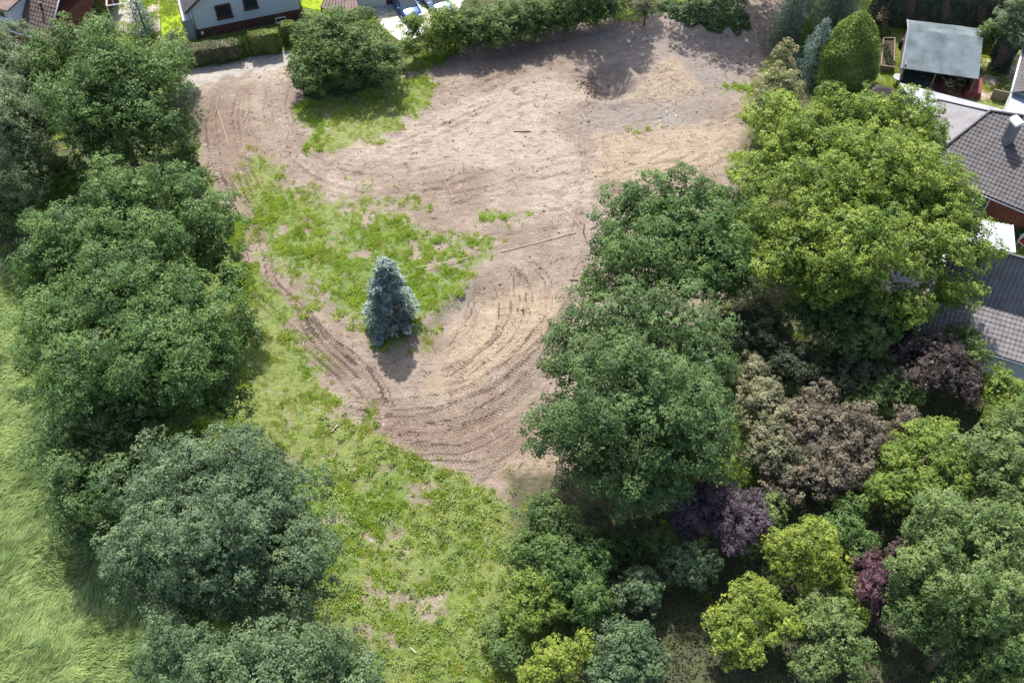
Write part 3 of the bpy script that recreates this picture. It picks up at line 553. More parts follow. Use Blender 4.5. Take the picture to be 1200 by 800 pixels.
shrub('pale', [(975,740,36,36,3.2,1.5),(1000,770,28,28,2.6,1.2),(955,780,30,24,2.2,1.1),(960,715,24,20,2.6,1.1)], 'pale green shrub below the round yellow-green one at the bottom', leaf=.09)
shrub('teal', [(815,663,36,30,2.6,1.4)], 'round grey-green bush just below the smoky purple shrub', pr=.34)
shrub('teal', [(750,694,34,28,2.4,1.4)], 'round blue-green bush left of the shaded clearing', pr=.34)
shrub('teal', [(735,755,44,30,2.8,1.4),(760,780,26,26,2.2,1.1),(715,785,36,26,2.6,1.2)], 'loose blue-green shrub at the bottom, under the round blue-green bush', pr=.42, leaf=.1)
shrub('box', [(722,645,36,28,2.4,1.3)], 'dark green rounded bush in the shade under the blue-green oak', pr=.36)
shrub('shrub', [(640,605,34,28,3,1.4),(670,630,30,30,3.2,1.4),(625,640,22,22,2.2,1.1)], 'mid green shrub where the bare soil meets the thicket', pr=.45)
shrub('oak', [(665,670,32,30,3.4,1.5),(690,700,26,34,3.2,1.4),(700,655,22,30,3.2,1.3)], 'deep green shrub left of the round blue-green bush')
shrub('lime', [(625,690,30,26,2.6,1.2),(610,725,26,24,2.2,1.1),(650,710,22,20,2.2,1.0)], 'light green shrub at the right edge of the weedy grass', pr=.4)
shrub('yellow', [(655,770,30,24,2.4,1.2),(690,760,18,20,2.2,1.0),(630,790,28,20,2.0,1.0)], 'yellow-green shrub at the bottom between the weedy grass and the blue-green shrub', pr=.4)
shrub('shrub', [(600,765,24,22,1.8,1.0),(585,740,18,18,1.4,.8)], 'low green shrub among the weeds at the bottom centre', pr=.34)
shrub('shrub', [(775,640,24,22,1.8,1.0),(700,715,22,20,1.8,1.0)], 'low green shrubbery in the shade between the two round bushes', pr=.4)
shrub('pale', [(900,600,24,22,2.6,1.2),(880,640,18,16,2.0,1.0)], 'grey-green shrub between the smoky purple and the yellow-green shrubs', pr=.4)
shrub('maple', [(985,620,30,24,3.0,1.4),(1010,640,24,20,2.8,1.2),(1000,600,26,20,3,1.3)], 'green shrub just above the small crimson one', pr=.42)
shrub('lime', [(990,690,22,22,2.2,1.1),(1000,720,20,18,2.0,1.0)], 'light green shrub filling the gap below the round yellow-green one', pr=.36)
shrub('copper', [(1060,500,26,22,3.4,1.4),(1035,530,26,24,3.2,1.4)], 'low copper shrub leaning against the yellow-green hornbeam', pr=.42)
shrub('maple', [(610,650,26,22,2.0,1.1),(645,650,26,24,2.8,1.3)], 'green shrub at the thicket edge, second below the bare soil', pr=.4)
shrub('plum', [(1050,650,16,16,3.2,1.2)], 'small dark purple shrub at the foot of the pale beech', pr=.34)
tree('hornbeam_tree', 'lime', [(1085,515,36,28,5,1.8),(1060,540,34,28,4.5,1.7),(1110,540,40,32,5.5,2),(1090,575,50,30,5,1.8),(1040,580,30,26,4,1.5)], 'yellow-green hornbeam below the lower tiled roof, in front of the copper shrub', pr=.5, leaf=.095)
tree('beech_tree', 'pale', [(1160,550,46,46,6,2.4),(1190,500,34,34,5,2),(1110,620,58,42,6.5,2.4),(1170,630,54,48,7.5,2.6),(1090,670,48,38,6,2.2),(1150,700,62,46,7.5,2.6),(1210,600,40,60,6,2.5)], 'large pale green beech filling the lower right corner beside the crimson shrub', pr=.58, leaf=.1)
tree('beech_tree', 'shrub', [(1080,725,38,30,4.5,1.8),(1120,745,46,32,5,2),(1180,770,50,40,5.5,2.2),(1060,700,26,22,4,1.5),(1150,800,46,34,4,1.8)], 'shaded mid green tree at the bottom right corner under the pale beech', pr=.5, leaf=.095)
shrub('lime', [(1165,455,26,26,2.6,1.3),(1190,470,24,24,2.6,1.2),(1175,490,30,24,2.4,1.2)], 'light green shrub in front of the white gutter wall at the right edge', pr=.4)
# ---- undergrowth at upper left
shrub('lime', [(75,218,34,20,2.2,1.1),(40,235,30,18,2,1)], 'light green undergrowth shrub below the willow and the maple')
shrub('shrub', [(20,245,34,26,2.4,1.2),(-10,230,30,26,2.6,1.2),(60,200,40,20,2.6,1.2)], 'dark undergrowth shrub at the left edge below the willow')
shrub('shrub', [(215,175,18,26,3,1.3),(222,200,14,22,2.2,1.1),(200,200,26,18,3,1.2)], 'leafy shrub between maple and oak at the left rim of the bare soil')
# ---- bushes along the top
shrub('shrub', [(382,48,40,36,3.6,1.9),(424,52,36,34,3.4,1.7),(395,82,48,24,1.8,1.3),(452,72,24,24,2.4,1.2),(362,76,22,30,2.4,1.3),(400,35,30,24,4.2,1.4)], 'big rounded laurel bush between the road and the concrete drive', 'laurel_bush', 'bush', pr=.5, leaf=.1)
shrub('lime', [(485,32,13,16,2.6,1.2),(483,58,16,14,1.6,1.0)], 'slim light green bush at the corner of the concrete drive', 'bush', 'bush', pr=.36)
xs_ = [(520,35,26,24,'lime','young'),(555,32,26,24,'shrub','dense'),(590,28,26,24,'pale','whitish-green'),(625,22,28,22,'shrub','leafy'),(662,12,28,22,'maple','tall'),(700,4,26,20,'shrub','dark')]
dsc = ['light green bush right behind the parked cars', 'mid green bush, third from the concrete drive in the row above the soil', 'pale whitish-green bush in the middle of the row above the soil', 'leafy bush right of the pale one in the row above the soil', 'tallest bush near the right end of the row above the soil', 'darkest bush at the right end of the row above the soil']
for (a, b_, c_, d_, k_, _), ds in zip(xs_, dsc):
    shrub(k_, [(a,b_-6,c_*1.0,d_*.95,2.8,1.5),(a-9,b_+12,c_*.9,d_*.75,1.5,1.1),(a+11,b_+9,c_*.9,d_*.75,1.5,1.1)], ds, 'bush', 'bush', pr=.4, group='bushes in a row along the top of the bare soil')
shrub('olive', [(757,10,13,9,1.8,.9)], 'small pale shrub standing at the top edge of the bare soil')
# ---- conifers
def conifer(kind, px, py, top_h, rad, label, name='spruce_tree', cat='tree', seed=1, n=9000, leaf=.07, bare=None, droopy=.35, tiers=None, base_h=.25, group=None, powr=1.0, asp=.3):
    """whorls of branches round a straight trunk, each branch a flat spray of needle tufts"""
    r = np.random.default_rng(seed); g = P(px, py); B = (g.x, g.y, hz(g.x, g.y)); o = empty(name, B, 0, label, cat, group)
    T = tiers or int(top_h/.34); cen = []; nr = []; dr = []; tw = MB(); tw.tube([(0,0,-.2),(0,0,top_h*.5),(0,0,top_h)], [.14*top_h/7+.03, .09*top_h/7+.02, .015], 7)
    for i in range(T):
        f = i/T; z = base_h+f*(top_h-base_h); R = rad*(1-f)**powr*r.uniform(.8, 1.15)+.12; nb = max(5, int(7+R*5))
        for b in range(nb):
            a = 2*math.pi*(b+r.random()*.7)/nb+i*1.1; Rb = R*r.uniform(.68, 1.18)
            if bare and bare(a, z): 
                if r.random() < .8: 
                    tw.tube([(0,0,z),(math.cos(a)*Rb*.6, math.sin(a)*Rb*.6, z-.25*Rb)], [.018, .006], 4); continue
            d = np.array([math.cos(a), math.sin(a), 0]); k = int(10+Rb*26)
            t = np.sqrt(r.random(k))*Rb; s = (r.random(k)-.5)*.62*(Rb-t*.6+.15)
            zz = z-droopy*t+.10*t*t/max(Rb, .3)+r.normal(size=k)*.05
            c = d*t[:, None]+np.array([-d[1], d[0], 0])*s[:, None]; c[:, 2] = zz; cen.append(c)
            nr.append(np.tile([d[0]*.35, d[1]*.35, 1.0], (k, 1))+r.normal(size=(k, 3))*.35)
            dr.append(np.tile(d, (k, 1))+np.array([-d[1], d[0], 0])*(s/(Rb+.01)*1.6)[:, None]+r.normal(size=(k, 3))*.3)
    cen = np.vstack(cen); nr = unit(np.vstack(nr)); dr = np.vstack(dr)
    rep = max(1, round(n/len(cen))); cen = np.repeat(cen, rep, 0)+r.normal(size=(len(cen)*rep, 3))*.05; nr = unit(np.repeat(nr, rep, 0)+r.normal(size=(len(cen), 3))*.4); dr = np.repeat(dr, rep, 0)+r.normal(size=(len(cen), 3))*.35
    a = unit(dr-nr*(dr*nr).sum(1, keepdims=True)); b = np.cross(nr, a); s = (leaf*r.uniform(.7, 1.4, len(cen)))[:, None]
    V = np.stack([cen-a*s, cen+b*s*asp, cen+a*s*1.1, cen-b*s*asp], 1).reshape(-1, 3); F = np.arange(4*len(cen)).reshape(-1, 4); LEAFTOT[0] += len(cen)
    rr = np.hypot(cen[:, 0], cen[:, 1]); var = np.clip(.5+r.normal(size=len(cen))*.25, 0, 1)
    link('crown', np_mesh(name+'_crown', V, F, M[kind], False, var), o); link('trunk', tw.mesh(name+'_trunk', BARKG, True), o); return o
conifer('spruce', 461, 382, 7.4, 1.8, 'lone silvery blue spruce standing in the middle of the bare site', n=26000, leaf=.09, tiers=17, seed=4, bare=lambda a, z: math.cos(a+.95) > .35 and z < 4.6, powr=.55, asp=.36)
def cone_leaves(kind, px, py, h, rad, label, name, cat='tree', n=12000, leaf=.075, seed=1, sharp=.8, group=None, ry=None, rz=0, lumps=1.0):
    """dense column or cone clothed in upright sprays"""
    r = np.random.default_rng(seed); g = P(px, py); B = (g.x, g.y, hz(g.x, g.y)); o = empty(name, B, rz, label, cat, group); LEAFTOT[0] += n
    f = 1-np.sqrt(r.random(n)); a = r.random(n)*2*math.pi; prof = np.clip((1-f**(1/ sharp if sharp < 1 else 1.0))**.75, 0, 1) if sharp < 1 else (1-f)**.8
    prof = np.minimum(prof, .75+f*2); R = rad*prof*(1+.07*lumps*np.sin(a*5+f*9)+.07*lumps*np.sin(a*3-f*17)+.08*lumps*r.normal(size=n)*.6)*np.where(r.random(n) < .25, r.uniform(.7, .95, n), 1)
    c = np.stack([np.cos(a)*R, np.sin(a)*R*((ry or rad)/rad), f*h+.05+r.normal(size=n)*.04], 1)
    nn = unit(np.stack([np.cos(a), np.sin(a), np.full(n, .55)], 1)+r.normal(size=(n, 3))*.5); up = np.array([0, 0, 1])+r.normal(size=(n, 3))*.4
    t = unit(up-nn*(up*nn).sum(1, keepdims=True)); b = np.cross(nn, t); s = (leaf*r.uniform(.7, 1.4, n))[:, None]
    V = np.stack([c-t*s, c+b*s*.5, c+t*s*1.2, c-b*s*.5], 1).reshape(-1, 3)
    lump = np.sin(a*5+f*9)*.25+.5
    link('crown', np_mesh(name+'_crown', V, np.arange(4*n).reshape(-1, 4), M[kind], False, np.clip(lump+r.normal(size=n)*.2, 0, 1)), o)
    core = MB(); core.tube([(0,0,-.1),(0,0,h*.4),(0,0,h*.8)], [.12, .09, .03], 6); core.build('trunk', BARKG, o, True)
    return o
# ================================================================== BUILDINGS AND GARDENS
BRICK = mat('red_brick', (.20, .075, .055), .9, .2, noise=.35, nscale=5, bump=.5, bscale=25)
WHITE = mat('white_paint', (.68, .69, .70), .6, .3, noise=.08, nscale=2)
SLATE = mat('pale_slate', (.60, .64, .68), .7, .3, noise=.12, nscale=9)
BROWNF = mat('brown_frame', (.11, .045, .035), .6, .3)
GLASS = mat('window_glass', (.03, .04, .045), .08, .8)
TILEB = mat('brown_roof_tile', (.125, .09, .08), .75, .3, noise=.25, nscale=2.2)
TILEG = mat('grey_roof_tile', (.075, .07, .075), .6, .3, noise=.22, nscale=1.6)
TILEL = mat('pale_grey_roof_tile', (.15, .14, .145), .55, .4, noise=.18, nscale=1.6)
FELT = mat('roofing_felt', (.19, .185, .195), .85, .2, noise=.15, nscale=1.2, bump=.3, bscale=40)
FELTL = mat('light_roofing_sheet', (.25, .265, .30), .6, .35, noise=.2, nscale=.8, stretch=(1, 1, 1))
SHEDR = mat('weathered_sheet_roof', (.10, .125, .14), .8, .15, noise=.35, nscale=.7, bump=.2, bscale=12)
METAL = mat('zinc', (.55, .57, .6), .3, .6, metal=.9, noise=.1)
CONC = mat('concrete', (.42, .41, .39), .9, .2, noise=.2, nscale=1.5, bump=.3, bscale=30)
PAVE = mat('pinkish_paving', (.33, .265, .23), .9, .2, noise=.3, nscale=4, bump=.6, bscale=18)
PATIO = mat('grey_paving', (.30, .285, .27), .9, .2, noise=.25, nscale=3)
REDP = mat('dark_red_paving', (.17, .05, .055), .85, .2, noise=.35, nscale=2)
TARP = mat('dark_green_felt', (.075, .10, .085), .8, .3, noise=.3, nscale=2)
WOOD = mat('weathered_wood', (.20, .16, .12), .9, .2, noise=.3, nscale=8, stretch=(1, 6, 6)); PALEW = mat('pale_wood', (.42, .35, .26), .85, .2, noise=.2, nscale=5)
DARK = mat('black_plastic', (.015, .015, .018), .5, .4); SOILM = mat('planting_soil', (.06, .045, .035), .95, .1, noise=.4, nscale=6, bump=1, bscale=20)
LAWNM = mat('mown_lawn', (.17, .235, .04), .95, .1, noise=.2, nscale=2.5, bump=.8, bscale=60); LAWNY = mat('yellow_lawn', (.21, .29, .02), .95, .1, noise=.15, nscale=3, bump=.8, bscale=60)  # the second lawn is yellower by its own grass colour
def frame_of(A, B):
    e = (Vector(B)-Vector(A)); e.z = 0; e.normalize(); n = Vector((e.y, -e.x, 0)); return e, n
def inpoly(x, y, pl):
    c = False
    for i in range(len(pl)):
        a, b = pl[i], pl[i-1]
        if (a[1] > y) != (b[1] > y) and x < (b[0]-a[0])*(y-a[1])/(b[1]-a[1])+a[0]: c = not c
    return c
def tile_roof(poly, e, m, parent, w=.30, h=.34, name='roof_tile', lift=.03):
    """curved tiles laid in rows over a coplanar polygon; e runs along the eave"""
    poly = [Vector(p) for p in poly]; n = (poly[1]-poly[0]).cross(poly[2]-poly[0]).normalized()
    if n.z < 0: n = -n
    e = (e-n*e.dot(n)).normalized(); s = n.cross(e).normalized()
    if s.z < 0: s = -s
    o = poly[0]; q = [((p-o).dot(e), (p-o).dot(s)) for p in poly]
    u0, u1 = min(a for a, b in q), max(a for a, b in q); v0, v1 = min(b for a, b in q), max(b for a, b in q)
    V = []; F = []; rr = random.Random(5)
    prof = [(0, .0), (.07, .045), (.14, .045), (.20, .0), (.30, .004)]
    for j in range(int((v1-v0)/h)+1):
        for i in range(int((u1-u0)/w)+1):
            u = u0+i*w; v = v0+j*h
            if not inpoly(u+w/2, v+h/2, q): continue
            b = len(V); jz = rr.uniform(-.006, .006)
            for vv, zz in ((v-.02, .028), (v-.02, .062), (v+h, .03)):
                for a, z in prof: V.append(tuple(o+e*(u+a*w/.3)+s*vv+n*(lift+z+zz-.028+jz if vv != v+h else lift+z*.9+jz)))
            k = len(prof)
            for t in range(k-1):
                F.append((b+t, b+t+1, b+k+t+1, b+k+t)); F.append((b+k+t, b+k+t+1, b+2*k+t+1, b+2*k+t))
    me = bpy.data.meshes.new(name); me.from_pydata(V, [], F); me.materials.append(m)
    return tag(link(name, me, parent), kind='stuff')
def sheet(name, pts, m, z=.03, t=.06, parent=None, kind='structure'):
    pl = [tuple(P(*p))[:2] for p in pts]; b = MB().prism(pl, z-t, z); o = b.build(name, m, parent)
    if parent is None: tag(o, kind=kind)
    return o
def wall_piece(mb, c, e, n, w, h, d, out=0.0):
    R = math.atan2(e.y, e.x); mb.box(Vector(c)+n*out, (w/2, d/2, h/2), R)
def window(parent, c, e, n, w, h, fm=WHITE, bars=1, fr=.08):
    f = MB(); 
    for s in (-1, 1):
        wall_piece(f, c+e*s*(w/2-fr/2), e, n, fr, h, .10, .04); wall_piece(f, c+Vector((0,0,s*(h/2-fr/2))), e, n, w-2*fr, fr, .09, .04)
    for k in range(bars):
        if bars: wall_piece(f, c+e*(w*((k+1)/(bars+1)-.5)), e, n, fr*.7, h-2*fr, .08, .04)
    fo = f.build('window', fm, parent); g = MB(); wall_piece(g, c, e, n, w-fr, h-fr, .03, .03); g.build('pane', GLASS, fo)
    s = MB(); wall_piece(s, c-Vector((0,0,h/2+.03)), e, n, w+.12, .05, .2, .09); s.build('sill', fm, fo)
# --- white house at the top
A = P(233, 46, 0); B = P(354, 21.5, 0); e, n = frame_of(A, B); Lw = (B-A).length; zb = 0
hs = empty('slate_clad_house', (0, 0, 0), 0, 'white slate-clad gable house with brick plinth behind the hedge at the top', 'house')
back = -n; Dp = 9.0; eav = 3.3; apx = eav+Lw/2*.75
def quadp(a, b, d): return [tuple((a)[:2]), tuple((b)[:2]), tuple((b+back*d)[:2]), tuple((a+back*d)[:2])]
MB().prism(quadp(A+n*.0, B, Dp), -.3, .95).build('plinth', mat('brown_brick', (.12, .06, .05), .9, .2, noise=.3, nscale=5, bump=.5, bscale=25), hs)
wl = MB(); a = A-n*.04+e*.04; b = B-n*.04-e*.04; md = (a+b)/2
vs = []
for q in (Vector((0,0,0)), back*(Dp-.1)):
    for p, z in ((a, .95), (b, .95), (b, eav), (md, apx), (a, eav)): vs.append((p.x+q.x, p.y+q.y, z))
wl.add(vs, [(0,1,2,3,4), (9,8,7,6,5), (0,5,6,1), (1,6,7,2), (4,9,5,0), (2,7,8,3), (3,8,9,4)]).build('wall', SLATE, hs)
V = []; F = []; rr = random.Random(2)
for j in range(26):
    for i in range(int(Lw/.30)+1):
        u = i*.30+(j % 2)*.15; z = .98+j*.19; top = eav+(apx-eav)*(1-abs(u-Lw/2)/(Lw/2))
        if u > Lw-.12 or u < .1 or z > top-.2: continue
        c = a+e*u; t = rr.uniform(.0, .012); b0 = len(V)
        for du, dz_, dn in ((0, -.03, .035+t), (.145, .12, .02), (0, .27, .006), (-.145, .12, .02+t)): V.append(tuple(c+e*du+n*dn+Vector((0, 0, z+dz_))))
        F.append((b0, b0+1, b0+2, b0+3))
me = bpy.data.meshes.new('slates'); me.from_pydata(V, [], F); me.materials.append(SLATE); tag(link('wall_slate', me, hs), kind='stuff')
def roofpair(parent, a, b, eav, apx, dpt, ov, m, th=.16, name='roof'):
    md = (a+b)/2; e_, n_ = frame_of(a, b); out = []
    for p, sg in ((a, -1), (b, 1)):
        k = (apx-eav)/((md-p).length); ee = p+e_*sg*ov; z = eav-k*ov
        q = [Vector((ee.x, ee.y, z))+n_*ov*.7, Vector((md.x, md.y, apx))+n_*ov*.7, Vector((md.x, md.y, apx))-n_*(dpt+ov), Vector((ee.x, ee.y, z))-n_*(dpt+ov)]
        q = [v+Vector((0,0,.18)) for v in q]; o = MB().slab(q, th).build(name, m, parent); tile_roof(q, n_, m, o if False else parent)
    return out
roofpair(hs, A, B, eav, apx, Dp, .55, TILEG)
for px, py, w_, h_, fm in ((262, 13, 1.35, 1.35, BROWNF), (293, 3, 1.2, 1.2, BROWNF)):
    window(hs, on_plane(px, py, A, n), e, n, w_, h_, fm, 0, .12)
window(hs, on_plane(329, 23, A, n), e, n, .95, .5, WHITE, 0, .08)
MB().box(on_plane(237, 38, A, n)+n*.1, (.1, .08, .1)).build('wall_lamp', WHITE, hs)
MB().tube([a-e*.1+n*.12+Vector((0,0,0)), a-e*.1+n*.12+Vector((0,0,eav))], [.07, .07], 8).build('drainpipe', METAL, hs, True)
# side extension with pale wall left of the gable
MB().prism([tuple((A-e*.15)[:2]), tuple((A-e*.9)[:2]), tuple((A-e*.9+back*4.5)[:2]), tuple((A-e*.15+back*4.5)[:2])], -.1, 2.1).build('side_porch', FELTL, hs)
# --- brick house at top left
A1 = P(-70, 3, 3.0); B1 = P(60, 41, 3.0); A1.z = B1.z = 0; e1, n1 = frame_of(A1, B1)
bh = empty('brick_house', (0, 0, 0), 0, 'red brick house with brown tiled roof and dormer in the upper left corner', 'house')
MB().prism([tuple(p[:2]) for p in (A1, B1-e1*.5, B1-e1*.5-n1*9, A1-n1*9)], -.3, 3.0).build('wall', BRICK, bh)
up1 = -n1*math.cos(math.radians(40))+Vector((0,0,math.sin(math.radians(40))))
rf = [A1+n1*.5+Vector((0,0,2.75)), B1+n1*.5+Vector((0,0,2.75))]; rf += [rf[1]+up1*6.4, rf[0]+up1*6.4]
MB().slab(rf, .16).build('roof', TILEB, bh); tile_roof(rf, e1, TILEB, bh)
dn1 = -n1*math.cos(math.radians(40))-Vector((0,0,math.sin(math.radians(40)))); rb = [rf[3], rf[2], rf[2]+dn1*6.0, rf[3]+dn1*6.0]
MB().slab(rb, .16).build('roof', TILEB, bh)
gt = MB(); gt.tube([rf[0]+n1*.06-Vector((0,0,.08)), rf[1]+n1*.06-Vector((0,0,.08))], [.09, .09], 8); gt.tube([rf[1]+e1*.03, rf[2]+e1*.03], [.06, .06], 6); gt.build('gutter', WHITE, bh, True)
dr = on_plane(14, 14, rf[0], (rf[1]-rf[0]).cross(rf[2]-rf[0]).normalized()); dm = MB(); R1 = math.atan2(e1.y, e1.x)
dm.box(dr+Vector((0,0,.6)), (1.1, 1.2, .8), R1); d_o = dm.build('dormer', SLATE, bh)
MB().box(dr+Vector((0,0,1.45)), (1.35, 1.5, .07), R1).build('dormer_roof', TILEB, bh); window(bh, dr+n1*1.2+Vector((0,0,.75)), e1, n1, 1.4, .8, WHITE, 1)
vp = on_plane(50, 12, rf[0], (rf[1]-rf[0]).cross(rf[2]-rf[0]).normalized()); MB().tube([vp, vp+Vector((0,0,.7))], [.09, .09], 8).tube([vp+Vector((0,0,.62)), vp+Vector((0,0,.75))], [.14, .14], 8).build('vent_pipe', DARK, bh)
# --- leaf covered boxes
def hedge(kind, pa, pb, h, wd, label, name='hedge', n=6000, leaf=.06, round_=.15, group=None, wave=.06, cat='hedge', seedv=0):
    """a clipped hedge from photo pixel pa to pb (foot line), h high and wd wide"""
    a = P(*pa); b = P(*pb); o = empty(name, ((a.x+b.x)/2, (a.y+b.y)/2, 0), math.atan2(b.y-a.y, b.x-a.x), label, cat, group); L = (b-a).length
    r = np.random.default_rng(50+seedv+int(pa[0])); t = r.random(n); LEAFTOT[0] += n
    area = np.array([L*wd, L*h, L*h, wd*h, wd*h]); pk = r.choice(5, n, p=area/area.sum()); u = r.uniform(-.5, .5, n); v = r.uniform(-.5, .5, n)
    x = np.where(pk < 3, u*L, np.where(pk == 3, L/2, -L/2)); y = np.where(pk == 0, v*wd, np.where(pk == 1, -wd/2, np.where(pk == 2, wd/2, u*wd))); z = np.where(pk == 0, h, (v+.5)*h)
    nn = np.stack([np.where(pk == 3, 1, np.where(pk == 4, -1, 0)), np.where(pk == 1, -1, np.where(pk == 2, 1, 0)), np.where(pk == 0, 1, .25)], 1).astype(float)
    wv = wave*np.sin(x*2.1+z*1.7)+wave*np.sin(x*4.3+y*3); c = np.stack([x, y, z], 1)+nn*(wv-np.abs(r.normal(size=n))*.05)[:, None]
    k = np.clip((z-(h-round_*2))/(round_*2), 0, 1); c[:, 1] *= 1-.25*k; c[:, 2] = np.maximum(c[:, 2], .12+.12*np.sin(x*5))
    V, F = leaf_quads(c, unit(nn+r.normal(size=(n, 3))*.55), leaf, .6, r)
    link('foliage', np_mesh(name+'_foliage', V, F, M[kind], False, np.clip(.5+r.normal(size=n)*.2+.15*np.sin(x*3), 0, 1)), o)
    st = MB()
    for i in range(int(L/.55)+1): st.tube([(-L/2+.2+i*.55, 0, -.05), (-L/2+.2+i*.55+.05, .02, h*.8)], [.03, .015], 5)
    st.build('stems', BARK, o); co = MB().box((0, 0, h*.55), (L/2-.12, wd/2-.12, h*.38)); co.build('inner_twigs', BARK, o); return o
hedge('hedge', (222, 75), (284, 66), 1.7, 1.3, 'clipped dark hedge with grey tips in front of the white house')
for i, (px, py) in enumerate(((286, 64), (292, 63))): cone_leaves('thuja', px, py, 1.9, .38, ['slim pointed thuja right after the dark hedge', 'slim pointed thuja next to the square thuja block'][i], 'thuja', 'shrub', 1500, .05, seed=i+3)
hedge('thuja', (296, 63), (331, 58), 2.1, 1.0, 'square bright green thuja block in front of the white house', seedv=3, leaf=.055)
hedge('thuja', (333, 50), (348, 48), 2.0, 1.0, 'second thuja block set back near the house corner', seedv=5, n=3000)
# --- garden left of the white house
sheet('lawn', [(188, 8), (207, 9), (226, 50), (190, 44)], LAWNY); sheet('lawn.001'.split('.')[0], [(92, -40), (110, -40), (108, 20), (96, 22)], LAWNM)
sheet('garden_path', [(172, -40), (186, -40), (188, 46), (174, 44)], PAVE); sheet('patio', [(112, -40), (160, -40), (172, 45), (116, 30)], PATIO)
hedge('box', (66, 24), (94, 20), 1.3, 2.2, 'dark block hedge beside the brick house', n=5000, wave=.03)
pg = empty('pergola', tuple(P(138, 32)), 0, 'white painted garden pergola frame over the grey patio', 'pergola'); fb = P(138, 32)
for (px, py) in ((134, 32), (134, 8), (160, 28), (160, 4)):
    q = P(px, py)-fb; MB().tube([(q.x, q.y, 0), (q.x, q.y, 2.2)], [.06, .06], 6).build('post', WHITE, pg)
for (p0, p1) in (((134, 32), (160, 28)), ((134, 8), (160, 4)), ((134, 32), (134, 8)), ((160, 28), (160, 4))):
    q0 = P(*p0)-fb; q1 = P(*p1)-fb; MB().tube([(q0.x, q0.y, 2.24), (q1.x, q1.y, 2.24)], [.06, .06], 4).build('beam', WHITE, pg)
conifer('sky_fir', 172, 40, 4.2, 1.3, 'small grey-blue pine in the garden left of the white house', 'pine_tree', n=6000, seed=9, powr=.6)
cone_leaves('lime', 118, 22, 2.2, .9, 'light green shrub on the patio behind the maple', 'shrub', 'shrub', 3000, .07, seed=21)
# --- carport, garage and drive
sheet('driveway', [(432, 10), (520, -30), (560, -30), (530, 26), (488, 44), (474, 52), (452, 36)], CONC); sheet('lawn', [(352, 8), (362, -20), (385, -10), (378, 14)], LAWNY)
cp = empty('carport', tuple(P(398, 14)), 0, 'low carport with rust-brown ribbed roof at the top edge', 'carport')
c0 = P(398, 14); pts = [P(376, 9, 2.4)-c0, P(404, 15.5, 2.4)-c0, P(420, 10, 2.5)-c0, P(412, -28, 2.9)-c0, P(392, -28, 2.9)-c0]
MB().slab(pts, .12).build('roof', TILEB, cp)
for k in range(12):
    s0 = pts[0].lerp(pts[2], k/11) if k < 11 else pts[2]; s1 = pts[4].lerp(pts[3], k/11); MB().tube([s0+Vector((0,0,.05)), s1+Vector((0,0,.05))], [.035, .035], 4).build('roof_rib', TILEB, cp)
for p in pts[:3]: MB().tube([(p.x, p.y+.15, 0), (p.x, p.y+.15, p.z-.1)], [.07, .07], 6).build('post', WOOD, cp)
ga = P(421, 11.5); gb = P(470, 3.5); eg, ng = frame_of(ga, gb)
gr_ = empty('garage', tuple(ga), 0, 'brick garage with pale door at the head of the concrete drive', 'garage')
MB().prism([tuple((p-ga)[:2]) for p in (ga, gb, gb-ng*6, ga-ng*6)], -.2, 2.6).build('wall', BRICK, gr_); gc = (P(437, 9)-ga)
gd = MB(); wall_piece(gd, gc+Vector((0,0,1.08)), eg, ng, 2.5, 2.15, .06, .03); go = gd.build('garage_door', WHITE, gr_)
for k in range(5): q = MB(); wall_piece(q, gc+Vector((0,0,.25+k*.42)), eg, ng, 2.4, .37, .03, .075); q.build('door_panel', WHITE, go)
MB().slab([Vector(p-ga)+Vector((0,0,2.65)) for p in (ga+ng*.2, gb+ng*.2, gb-ng*6.2, ga-ng*6.2)], .12).build('roof', FELT, gr_)
